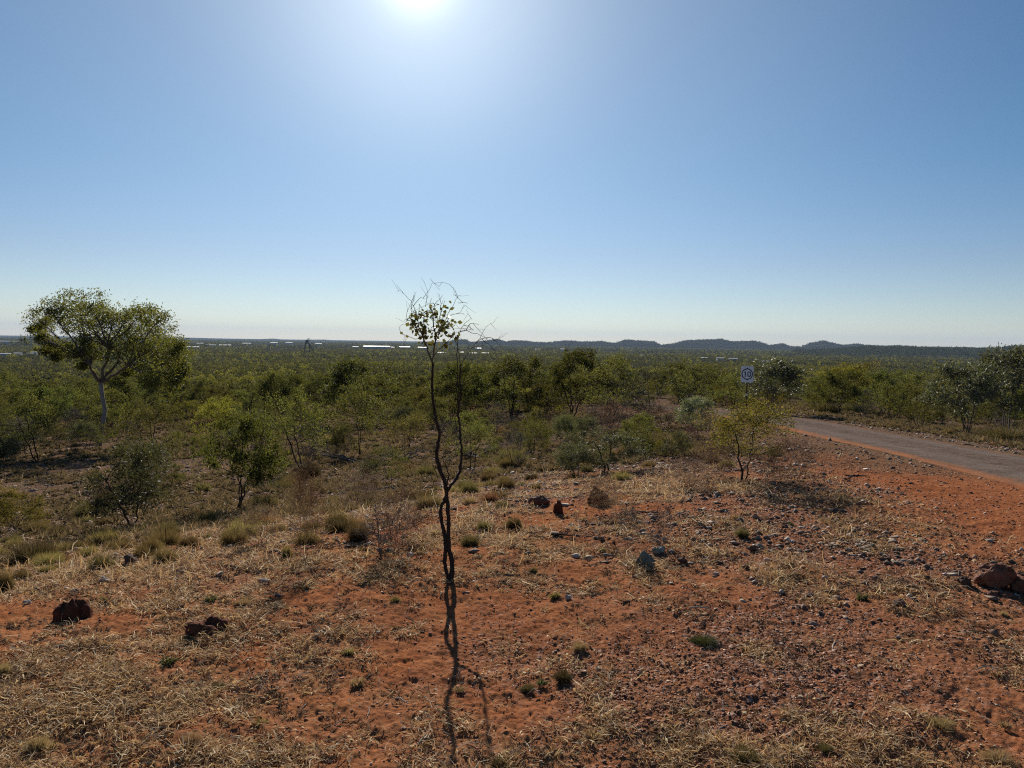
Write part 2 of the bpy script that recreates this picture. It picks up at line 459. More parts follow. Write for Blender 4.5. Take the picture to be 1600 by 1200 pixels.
def mesh_np(name, V, F, attrs=None, smooth=False):
    V = np.asarray(V, np.float32); F = np.asarray(F, np.int32)
    me = bpy.data.meshes.new(name)
    n, k = F.shape
    me.vertices.add(len(V)); me.vertices.foreach_set('co', V.ravel())
    me.loops.add(n * k); me.loops.foreach_set('vertex_index', F.ravel())
    me.polygons.add(n); me.polygons.foreach_set('loop_start', np.arange(0, n * k, k, dtype=np.int32))
    if smooth: me.polygons.foreach_set('use_smooth', np.ones(n, dtype=bool))
    for a, v in (attrs or {}).items():
        at_ = me.attributes.new(a, 'FLOAT', 'POINT'); at_.data.foreach_set('value', np.asarray(v, np.float32).ravel())
    me.update(calc_edges=True)
    return me

def obj(name, me, mat, parent=None, loc=None):
    o = bpy.data.objects.new(name, me); COL.objects.link(o)
    if mat is not None and me is not None and not me.materials: me.materials.append(mat)
    if parent: o.parent = parent
    if loc is not None: o.location = loc
    return o

def empty(name, loc=(0, 0, 0), rz=0.0, sc=1.0):
    o = bpy.data.objects.new(name, None); COL.objects.link(o)
    o.empty_display_size = .1
    o.location = loc; o.rotation_euler = (0, 0, rz); o.scale = (sc, sc, sc) if not isinstance(sc, tuple) else sc
    return o

class MB:
    """collects quads"""
    def __init__(s): s.V = []; s.F = []; s.n = 0
    def add(s, V, F):
        s.V.append(np.asarray(V, float)); s.F.append(np.asarray(F, int) + s.n); s.n += len(V)
    def tube(s, P, Rr, sides=5, cap=True):
        P = np.asarray(P, float); Rr = np.asarray(Rr, float); n = len(P)
        T = np.gradient(P, axis=0); T /= np.linalg.norm(T, axis=1)[:, None] + 1e-9
        up = np.array([0.31, 0.95, .05]); S = np.cross(T, up); S /= np.linalg.norm(S, axis=1)[:, None] + 1e-9
        U = np.cross(S, T); a = np.linspace(0, 2 * math.pi, sides, endpoint=False)
        V = P[:, None, :] + Rr[:, None, None] * (np.cos(a)[None, :, None] * S[:, None, :] + np.sin(a)[None, :, None] * U[:, None, :])
        F = []
        for i in range(n - 1):
            for j in range(sides):
                k = (j + 1) % sides
                F.append((i * sides + j, i * sides + k, (i + 1) * sides + k, (i + 1) * sides + j))
        s.add(V.reshape(-1, 3), F)
    def leaves(s, Pn, D, L, Wd, rng):
        """rhombic leaves at Pn along D"""
        n = len(Pn)
        D = D / (np.linalg.norm(D, axis=1)[:, None] + 1e-9)
        S = np.cross(D, rng.normal(size=(n, 3))); S /= np.linalg.norm(S, axis=1)[:, None] + 1e-9
        L = np.broadcast_to(L, (n,))[:, None]; Wd = np.broadcast_to(Wd, (n,))[:, None]
        a = Pn; b_ = Pn + D * L * .5 + S * Wd * .5; c = Pn + D * L; d = Pn + D * L * .5 - S * Wd * .5
        V = np.stack([a, b_, c, d], 1).reshape(-1, 3)
        s.add(V, np.arange(4 * n).reshape(n, 4))
    def mesh(s, name, smooth=False):
        return mesh_np(name, np.concatenate(s.V), np.concatenate(s.F), smooth=smooth)

def bez(p0, p1, p2, n, wob, rng):
    t = np.linspace(0, 1, n)[:, None]
    P = (1 - t) ** 2 * p0 + 2 * t * (1 - t) * p1 + t * t * p2
    w = rng.normal(size=(n, 3)) * wob; w[0] = 0; w[-1] = 0
    return P + w

def woody(rng, Ht, Wd, stems=4, cb=.35, nclump=16, sub=7, lpc=60, leafL=.06, leafW=.018, cr=.22, tr=.03,
          fork=0.0, droop=0.0, twmin=.0014, base_spread=.05, shell=.35, twig=True, ragged=.25):
    """trunk and crown meshes of a shrub or small tree, in metres with the base at the origin"""
    T = MB(); L = MB()
    crx = Wd / 2 - cr * .5; z0 = Ht * cb; z1 = Ht - cr * .45
    prim = []
    az0 = rng.uniform(0, 6.28)
    off = rng.normal(size=2) * Wd * .08
    for i in range(stems):
        az = az0 + i * 2 * math.pi / stems + rng.normal() * .5
        b0 = np.array([math.cos(az), math.sin(az), 0]) * base_spread * rng.uniform(.3, 1.3); b0[2] = -.08
        rr = rng.uniform(.25, .75) * crx
        e = np.array([math.cos(az) * rr + off[0], math.sin(az) * rr + off[1], z0 + (z1 - z0) * rng.uniform(.45, .8)])
        ctrl = np.array([e[0] * rng.uniform(.1, .7), e[1] * rng.uniform(.1, .7), e[2] * rng.uniform(.35, .6)]) + rng.normal(size=3) * .04 * Ht
        P = bez(b0, ctrl, e, 12, .010 * Ht, rng); r0 = tr * rng.uniform(.55, 1.05)
        T.tube(P, np.linspace(r0, r0 * .35, 12), 6); prim.append((P, r0))
    lob = rng.uniform(0, 6.28, 3)
    for i in range(nclump):
        az = rng.uniform(0, 6.28); u = rng.uniform(0, 1) ** .8          # height fraction in the crown
        env = (math.sin(math.pi * min(.97, .22 + .70 * u))) ** .6            # dome with a skirt
        env *= 1 + ragged * math.sin(2 * az + lob[0]) * .6 + ragged * math.sin(3 * az + lob[1] + 4 * u) * .6
        rr = crx * env * rng.uniform(shell, 1.0) ** .6
        zz = z0 + (z1 - z0) * u * (1 + ragged * .5 * math.sin(az * 2 + lob[2])) + rng.normal() * .03 * Ht
        c = np.array([rr * math.cos(az) + off[0], rr * math.sin(az) + off[1], min(max(zz, z0 * .7), z1 - cr * .2)])
        # nearest main stem, leaving it below the clump
        best = min(prim, key=lambda q: np.min(np.linalg.norm(q[0][4:] - c, axis=1)) + rng.uniform(0, .15))
        P0, r0 = best; cand = [j for j in range(3, 12) if P0[j][2] < c[2] + .05] or [3]
        j = min(cand, key=lambda j_: np.linalg.norm(P0[j_] - c) + .5 * max(0, P0[j_][2] - c[2] + .25 * Ht * .4))
        a = P0[j]; rj = r0 * (1 - .6 * j / 12)
        P = bez(a, a * .45 + c * .55 + np.array([0, 0, -.10 * np.linalg.norm(c - a)]) + rng.normal(size=3) * .05 * np.linalg.norm(c - a), c, 6, .006 * Ht, rng)
        T.tube(P, np.linspace(rj * .55, rj * .2, 6), 4)
        crr = cr * rng.uniform(.6, 1.25)
        for k in range(sub):
            o = rng.normal(size=3) * crr * np.array([.62, .62, .42]); sc = c + o
            jj = rng.integers(2, 6)
            if twig:
                q = bez(P[jj], (P[jj] + sc) / 2 + rng.normal(size=3) * .15 * crr, sc + o * .35, 4, 0.02 * crr, rng)
                T.tube(q, np.linspace(max(rj * .16, twmin), max(rj * .06, twmin * .6), 4), 3)
            n = int(lpc * rng.uniform(.5, 1.4))
            if n > 0:
                lp = sc + rng.normal(size=(n, 3)) * crr * .36 * np.array([1, 1, .8])
                ld = rng.normal(size=(n, 3)) + (lp - c) / crr * .6; ld[:, 2] += .25 - droop
                L.leaves(lp, ld, leafL * rng.uniform(.6, 1.3, n), leafW * rng.uniform(.7, 1.3, n), rng)
    return T.mesh('trunk_mesh'), (L.mesh('crown_mesh') if L.n else None)

def tussock_mesh(rng, Rr=.5, Hh=.4, n=900, w=.005, spread=1.0, curl=.35):
    """dome of stiff blades"""
    th = rng.uniform(0, 2 * math.pi, n); ph = np.arccos(rng.uniform(0.03, 1.0, n) ** .8) * spread
    d = np.stack([np.sin(ph) * np.cos(th), np.sin(ph) * np.sin(th), np.cos(ph)], 1)
    b0 = np.stack([np.cos(th), np.sin(th), np.zeros(n)], 1) * (rng.uniform(0, .5, n) * Rr)[:, None]; b0[:, 2] = -.02
    lump = 1 + .22 * np.sin(3 * th + rng.uniform(0, 6)) * np.sin(2 * ph + rng.uniform(0, 6))
    L = rng.uniform(.55, 1.05, n) * lump
    tip = d * L[:, None] * np.array([Rr, Rr, Hh]) + b0 * .3
    tip[:, 2] = np.maximum(tip[:, 2], .01)
    mid = (b0 + tip) / 2 + np.array([0, 0, 1]) * (Hh * curl * rng.uniform(0, .5, n))[:, None]
    s = np.cross(tip - b0, rng.normal(size=(n, 3))); s /= np.linalg.norm(s, axis=1)[:, None] + 1e-9
    s = s * (w * rng.uniform(.6, 1.3, n))[:, None]
    V = np.stack([b0 - s, b0 + s, mid + s * .8, mid - s * .8, tip + s * .12, tip - s * .12], 1).reshape(-1, 3)
    i = np.arange(n)[:, None] * 6
    F = np.concatenate([i + np.array([0, 1, 2, 3]), i + np.array([3, 2, 4, 5])])
    return mesh_np('blades_mesh', V, F)

def rock_mesh(rng, sx, sy, sz, pts=26, flat=.0, sub=2, rough=.16, box=.5):
    box = box * .5
    """broken stone: hull of scattered points, then chipped"""
    bm = bmesh.new()
    for _ in range(pts):
        v = rng.normal(size=3); v /= np.linalg.norm(v)
        u = v / np.max(np.abs(v)); v = v * (1 - box) + u * box
        v = v * rng.uniform(.72, 1.0)
        bm.verts.new((v[0] * sx / 2, v[1] * sy / 2, v[2] * sz / 2))
    r = bmesh.ops.convex_hull(bm, input=bm.verts)
    bmesh.ops.delete(bm, geom=[g for g in r['geom_interior'] if isinstance(g, bmesh.types.BMVert)], context='VERTS')
    bmesh.ops.bevel(bm, geom=[e for e in bm.edges], offset=min(sx, sy, sz) * .035, segments=1, affect='EDGES')
    bmesh.ops.triangulate(bm, faces=bm.faces[:])
    for _ in range(sub):
        bmesh.ops.subdivide_edges(bm, edges=[e for e in bm.edges if e.calc_length() > max(sx, sy, sz) * .09], cuts=1)
        bmesh.ops.triangulate(bm, faces=bm.faces[:])
    bm.normal_update()
    m = min(sx, sy, sz)
    for v in bm.verts:
        c = v.co / max(sx, sy, sz) * 7
        k = float(fbm(c.x + c.z * .7 + sx * 77, c.y - c.z * .6, 3, 91))
        v.co += v.normal * k * rough * m
    me = bpy.data.meshes.new('rock_mesh'); bm.to_mesh(me); bm.free()
    return me

def mound_mesh(rng, sx, sy, sz, rough=.18, n=40):
    """rough earth mound, closed below ground"""
    u = np.linspace(0, 2 * math.pi, n, endpoint=False); t = np.linspace(0, 1, 18)
    U, T_ = np.meshgrid(u, t)
    ph = T_ * math.pi * .62
    X = np.sin(ph) * np.cos(U); Y = np.sin(ph) * np.sin(U); Z = np.cos(ph)
    s = rng.uniform(0, 50)
    k = 1 + rough * fbm(X * 2.2 + s + Z, Y * 2.2 - Z + s, 4, 77) * 2.2 + .07 * vnoise(X * 5 + s, Y * 5 + Z * 4.3, 78) + .035 * vnoise(X * 13 + s + Y * 3, Z * 12 + Y * 7, 79)
    V = np.stack([X * k * sx / 2, Y * k * sy / 2, Z * k * sz], -1).reshape(-1, 3)
    F = []
    for i in range(17):
        for j in range(n):
            F.append((i * n + j, (i + 1) * n + j, (i + 1) * n + (j + 1) % n, i * n + (j + 1) % n))
    return mesh_np('mound_mesh', V, F)

def box_bm(bm, c, s, rot=None):
    r = bmesh.ops.create_cube(bm, size=1)
    for v in r['verts']:
        p = Vector((v.co.x * s[0], v.co.y * s[1], v.co.z * s[2]))
        if rot: p = rot @ p
        v.co = p + Vector(c)

def bm_obj(name, bm, mat, parent=None, bevel=0):
    if bevel: bmesh.ops.bevel(bm, geom=bm.edges[:], offset=bevel, segments=2, affect='EDGES')
    me = bpy.data.meshes.new(name); bm.to_mesh(me); bm.free()
    return obj(name, me, mat, parent)

# ------------------------------------------------------------------ ground
def build_ground():
    fine = np.radians(np.linspace(-42, 42, 1000))
    coarse = np.radians(np.linspace(42, 318, 90))[1:-1]
    az = np.concatenate([fine, coarse])
    r = np.concatenate([[0.15, .5, 1.0], np.exp(np.linspace(math.log(1.5), math.log(60), 1050)), np.exp(np.linspace(math.log(60), math.log(15000), 330))[1:]])
    A, Rr = np.meshgrid(az, r)
    X = Rr * np.sin(A); Y = Rr * np.cos(A)
    Z = H(X, Y) + H_fine(X, Y) * (Rr > 1.2)
    s = np.abs(road_s(X, Y))
    Z = Z - .05 * (1 - sstep(RHW - .25, RHW - .05, s))
    n = len(az); V = np.stack([X, Y, Z], -1).reshape(-1, 3)
    i = np.arange(len(r) - 1)[:, None] * n; j = np.arange(n)[None, :]; jn = (j + 1) % n
    F = np.stack([i + j, i + n + j, i + n + jn, i + jn], -1).reshape(-1, 4)[:, ::-1]
    dry, stone, verge, far = masks(X, Y)
    vfar = sstep(60, 160, Rr)
    # close the centre
    V = np.vstack([V, [[0, 0, 0]]])
    app = lambda a: np.append(a.ravel(), 0)
    me = mesh_np('ground', V, F, {'dry': app(dry), 'stone': app(stone), 'verge': app(verge), 'far': app(far), 'vfar': app(vfar)}, smooth=True)
    o = obj('ground', me, M['ground']); o['kind'] = 'structure'
    return o
build_ground()

def build_road():
    ys = np.linspace(-39, 78, 700); cols = 15
    u = np.linspace(0, 1, cols)
    rng = np.random.default_rng(5)
    V = []; A = []
    for y in ys:
        c = np.interp(y, ryf, rxf); s = np.interp(y, ryf, rsl); k = 1 / math.sqrt(1 + s * s)
        wl = RHW + .10 * float(fbm(y * .9, 3., 3, 5)); wr = RHW + .10 * float(fbm(y * .9, 9., 3, 6))
        off = np.where(u < .5, -wl * (1 - 2 * u), wr * (2 * u - 1))
        x = c + off * k; yy = y - off * s * k
        z = Hs(x, yy) + .045 * (1 - (2 * u - 1) ** 2) - .012
        z = H(x, yy) + .022 * (1 - (2 * u - 1) ** 2) + .004
        z[0] -= .05; z[-1] -= .05
        V += list(zip(x, yy, z)); A += list(u)
    n = cols; F = []
    i = np.arange(len(ys) - 1)[:, None] * n; j = np.arange(n - 1)[None, :]
    F = np.stack([i + j, i + j + 1, i + n + j + 1, i + n + j], -1).reshape(-1, 4)
    o = obj('road', mesh_np('road', V, F, {'across': A}, smooth=True), M['road']); o['kind'] = 'structure'
build_road()

# ------------------------------------------------------------------ hills
def eye_y(px): return 533.5 + .015 * (px - 800)
def build_hills(sky_pts, D, depth, name, rough, zb=-26, seed=3, mat='hills'):
    xs = np.array([p[0] for p in sky_pts], float); ys = np.array([p[1] for p in sky_pts], float)
    cols = int((xs[-1] - xs[0]) * 1.2); rows = 46
    px = np.linspace(xs[0], xs[-1], cols)
    top = (eye_y(px) - np.interp(px, xs, ys)) / FPX * D + EYE      # height of the crest in metres
    tn = (px - 800) / FPX
    az = np.arctan(tn)
    v = np.linspace(-1, 1, rows)
    A, Vv = np.meshgrid(az, v); Tp = np.meshgrid(top, v)[0]
    cr = .25 * fbm(A * 40, A * 0 + 4, 3, seed)
    Rr = D + Vv * depth / 2 + cr * depth * .3 * (1 - np.abs(Vv))
    prof = np.clip(1 - np.abs(Vv) ** 1.5, 0, 1) ** .8
    X = Rr * np.sin(A) / np.cos(A * 0); Y = Rr * np.cos(A)
    nz = fbm(X * .006, Y * .006, 5, seed + 1, .6)
    gul = np.abs(fbm(X * .004, Y * .002, 3, seed + 5))
    hgt = (Tp - zb)
    Z = zb - 4 + (hgt + 4) * prof * (1 - .30 * gul * (1 - prof) * 2) + nz * rough * prof * .6
    endf = sstep(0, .03, (A - az[0]) / (az[-1] - az[0])) * sstep(1, .97, (A - az[0]) / (az[-1] - az[0]))
    Z = zb - 4 + (Z - zb + 4) * (.15 + .85 * endf)
    n = cols; i = np.arange(rows - 1)[:, None] * n; j = np.arange(n - 1)[None, :]
    F = np.stack([i + j, i + j + 1, i + n + j + 1, i + n + j], -1).reshape(-1, 4)
    o = obj(name, mesh_np(name, np.stack([X, Y, Z], -1).reshape(-1, 3), F), M[mat]); o['kind'] = 'structure'
    return X, Y, Z

MAINR = [(640, 539), (690, 537), (703, 535), (710, 532.5), (727, 532), (734, 536), (748, 535.5), (757, 534), (770, 532), (778, 532), (790, 536), (800, 534), (822, 534.5),
         (835, 537), (862, 536.5), (880, 535.5), (892, 536), (905, 537.5), (920, 537.5), (940, 536), (952, 538), (962, 539), (975, 535), (995, 534.5), (1020, 536), (1032, 540.5), (1050, 539.5), (1070, 536), (1085, 535.5),
         (1100, 535), (1125, 533.7), (1140, 536), (1150, 536), (1175, 535.5), (1187, 538), (1200, 540.5), (1220, 539.5), (1232, 543), (1250, 543), (1262, 539.5), (1285, 537.5),
         (1307, 540), (1317, 541.7), (1335, 540), (1360, 542.5), (1400, 542.5), (1450, 543.7), (1700, 548)]
MAINR = [(a, b - 2.6 if b < 540 else b - 1.0) for a, b in MAINR]
hill_pts = [build_hills(MAINR, 4200, 1100, 'mesa_hills', 26, seed=3)]
hill_pts.append(build_hills([(1230, 548), (1300, 546), (1350, 542.5), (1400, 541.8), (1450, 543.2), (1500, 543), (1525, 543.7), (1562, 543.5), (1600, 542), (1680, 540), (1800, 544), (1900, 548)], 2300, 1000, 'near_ridge', 16, seed=13))
build_hills([(-500, 522), (-200, 521), (0, 524.2), (60, 525), (150, 526.5), (250, 527), (295, 527.3), (340, 528.5), (400, 530), (425, 528.8), (450, 531), (467, 530.7), (490, 530.5), (505, 530.3), (525, 532), (550, 533), (585, 534), (600, 534), (640, 534.3), (700, 535), (760, 536)],
            9000, 2500, 'far_hills', 4, seed=23)
build_hills([(560, 541), (640, 537.5), (760, 537), (900, 538.5), (1000, 540), (1150, 542), (1300, 545), (1400, 548)], 8500, 1500, 'far_plain_rise', 4, seed=33)

# ------------------------------------------------------------------ stuff: woodland far off
def far_scrub():
    rng = np.random.default_rng(11)
    bands = [(88, 250, 1 / 13., 330, 2.7, .30), (250, 700, 1 / 24., 90, 3.4, .60), (700, 1700, 1 / 60., 34, 4.6, 1.3), (1700, 5200, 1 / 420., 22, 6.5, 3.2)]
    out = {}
    for bi, (r0, r1, dens, nf, ht, fs) in enumerate(bands):
        a0, a1 = R(-41), R(41)
        n = int((a1 - a0) / 2 * (r1 * r1 - r0 * r0) * dens)
        r = np.sqrt(rng.uniform(r0 * r0, r1 * r1, n)); a = rng.uniform(a0, a1, n)
        x = r * np.sin(a); y = r * np.cos(a)
        cl = fbm(x * .014, y * .008, 4, 71) + .35 * fbm(x * .06, y * .06, 2, 73)
        keep = cl > (-.42 if bi < 2 else -.25)
        deg = np.degrees(a)
        keep &= np.abs(road_s(x, y)) > 3.5
        # pale bare paddocks seen in the photograph
        for (c, w, q0, q1) in CLEAR: keep &= ~((np.abs(deg - c) < w) & (r > q0) & (r < q1))
        x, y, r = x[keep], y[keep], r[keep]; n = len(x)
        z = H(x, y)
        h = ht * rng.uniform(.55, 1.3, n) * (1 + .3 * vnoise(x * .02, y * .02, 88)); wv = h * rng.uniform(.5, .95, n)
        d = rng.normal(size=(n, nf, 3)); d /= np.linalg.norm(d, axis=2)[..., None]
        rad = rng.uniform(.35, 1.0, (n, nf, 1)) ** .5
        # lumpy crowns: pull the faces towards a few clump directions
        cd = rng.normal(size=(n, 6, 3)); cd /= np.linalg.norm(cd, axis=2)[..., None]
        pick = rng.integers(0, 6, (n, nf))
        d = d * .55 + np.take_along_axis(cd, pick[..., None], 1) * .6
        P = d * rad * np.stack([wv / 2, wv / 2, h * .36], -1)[:, None, :]
        P += np.stack([x, y, z + h * .60], -1)[:, None, :]
        m = n * nf; P = P.reshape(m, 3)
        sz = fs * rng.uniform(.5, 1.2, (m, 1))
        e1 = rng.normal(size=(m, 3)); e1 /= np.linalg.norm(e1, axis=1)[:, None]
        e2 = np.cross(e1, rng.normal(size=(m, 3))); e2 /= np.linalg.norm(e2, axis=1)[:, None]
        V = np.stack([P + e1 * sz * .5, P + e2 * sz * .42, P - e1 * sz * .5 - e2 * sz * .3], 1)
        kind = (rng.random(n) + .35 * vnoise(x * .03, y * .03, 90))
        kf = np.repeat(kind, nf)
        for key, sel in (('leaf_olive', kf < .5), ('leaf_green', (kf >= .5) & (kf < .82)), ('leaf_yellow', kf >= .82)):
            out.setdefault(key, []).append(V[sel])
    return out
CLEAR = [(-17.5, 2.2, 2300, 3300), (8.6, 2.0, 520, 640), (14.5, 3.2, 800, 860), (-2, 3, 2100, 2400), (24, 2, 400, 450), (-25, 2, 620, 660)]
fs_ = far_scrub()
names = {'leaf_olive': 'olive_woodland', 'leaf_green': 'green_woodland', 'leaf_yellow': 'yellowish_woodland'}
for key, arrs in fs_.items():
    V = np.concatenate(arrs).reshape(-1, 3)
    o = obj(names[key], mesh_np(names[key], V, np.arange(len(V)).reshape(-1, 3)), M[key])
    tag(o, {'leaf_olive': 'olive scrub woodland spreading over the plain to the foot of the hills',
            'leaf_green': 'darker green trees scattered through the woodland on the far plain',
            'leaf_yellow': 'yellowish bushes scattered through the woodland on the far plain'}[key], 'woodland', None, 'stuff')

# scrub on the slopes of the hills
rng = np.random.default_rng(77)
arr = []
for k, (X, Y, Z) in enumerate(hill_pts):
    n = 9000
    i = rng.integers(4, X.shape[0] // 2 + 4, n); j = rng.integers(10, X.shape[1] - 10, n)
    P0 = np.stack([X[i, j], Y[i, j], Z[i, j]], -1) + rng.normal(size=(n, 3)) * np.array([4, 4, 0])
    P = (P0[:, None, :] + rng.normal(size=(n, 7, 3)) * np.array([2.0, 2.0, 1.1]) + np.array([0, 0, 1.5])).reshape(-1, 3)
    m = len(P); e1 = rng.normal(size=(m, 3)); e2 = rng.normal(size=(m, 3))
    arr.append(np.stack([P + e1 * 1.3, P + e2 * 1.3, P - e1 - e2 * .6], 1))
V = np.concatenate(arr).reshape(-1, 3)
tag(obj('hillside_scrub', mesh_np('hillside_scrub', V, np.arange(len(V)).reshape(-1, 3)), M['hill_scrub']),
    'dark scrub dotted over the slopes of the distant flat topped hills', 'scrub', None, 'stuff')

# ------------------------------------------------------------------ prototypes of shrubs and trees
def protos(n, seed, **kw):
    out = []
    for i in range(n):
        rng = np.random.default_rng(seed + i)
        out.append(woody(rng, **kw))
    return out
KINDS = {
  'olive': (protos(6, 100, Ht=2.6, Wd=3.0, stems=4, cb=.20, nclump=34, sub=6, lpc=30, leafL=.10, leafW=.036, cr=.27, tr=.030), 'leaf_olive', 'bark', 2.6, 'shrub', 'olive leafy shrub'),
  'green': (protos(6, 200, Ht=3.4, Wd=3.6, stems=3, cb=.30, nclump=40, sub=7, lpc=36, leafL=.115, leafW=.046, cr=.34, tr=.045), 'leaf_green', 'bark', 3.4, 'bushy_tree', 'dark green bushy tree'),
  'yellow': (protos(5, 300, Ht=2.0, Wd=2.8, stems=5, cb=.16, nclump=34, sub=6, lpc=32, leafL=.085, leafW=.032, cr=.25, tr=.022), 'leaf_yellow', 'bark', 2.0, 'shrub', 'yellow-green shrub'),
  'sparse': (protos(5, 400, Ht=2.2, Wd=2.1, stems=2, cb=.34, nclump=26, sub=7, lpc=18, leafL=.075, leafW=.026, cr=.25, tr=.026), 'leaf_olive', 'bark', 2.2, 'shrub', 'sparse twiggy shrub'),
  'grey': (protos(4, 500, Ht=1.4, Wd=1.7, stems=2, cb=.30, nclump=30, sub=7, lpc=24, leafL=.085, leafW=.018, cr=.19, base_spread=.02, tr=.026), 'leaf_grey', 'bark', 1.4, 'shrub', 'grey-leaved shrub'),
  'silver': (protos(3, 600, Ht=2.2, Wd=2.2, stems=4, cb=.40, nclump=34, sub=8, lpc=26, leafL=.10, leafW=.034, cr=.27, tr=.024, shell=.3), 'leaf_silver', 'bark_grey', 2.2, 'shrub', 'silvery leaved shrub'),
  'rust': (protos(2, 700, Ht=1.5, Wd=1.7, stems=2, cb=.42, nclump=28, sub=7, lpc=30, leafL=.05, leafW=.020, cr=.20, tr=.022), 'leaf_rust', 'bark', 1.5, 'shrub', 'rust-yellow leaved shrub'),
  'dead': (protos(4, 800, Ht=1.3, Wd=1.2, stems=4, cb=.2, nclump=34, sub=10, lpc=0, cr=.20, tr=.014, twmin=.0036), None, 'bark_grey', 1.3, 'dead_shrub', 'bare dead shrub'),
  'wisp': (protos(4, 900, Ht=.9, Wd=.8, stems=5, cb=.15, nclump=42, sub=10, lpc=7, leafL=.03, leafW=.005, cr=.15, tr=.0060, twmin=.0020), 'twig_dry', 'twig_dry', .9, 'dry_shrub', 'wispy reddish dry shrub'),
}
used = {}
ALL = []      # every placed repeat, labelled at the end
def put_shrub(kind, loc, height, width=None, rz=None, label=None, rng=None, var=None):
    pr, lm, bmn, uh, nm, look = KINDS[kind]
    i = used.get(kind, 0); used[kind] = i + 1
    tm, lmesh = pr[(i if var is None else var) % len(pr)]
    s = height / uh; sx = s if width is None else width / (uh * {'olive': 1.15, 'green': 1.06, 'yellow': 1.4, 'sparse': .95, 'grey': 1.21, 'silver': 1.0, 'rust': 1.13, 'dead': .92, 'wisp': .89}[kind])
    e = empty(nm, loc, rz if rz is not None else random.uniform(0, 6.28), (sx, sx, s))
    obj('trunk' if kind not in ('dead', 'wisp') else 'stems', tm, M[bmn], e)
    if lmesh is not None: obj('crown' if kind != 'wisp' else 'dry_leaves', lmesh, M[lm], e)
    ALL.append((e, kind, label))
    return e

random.seed(4)
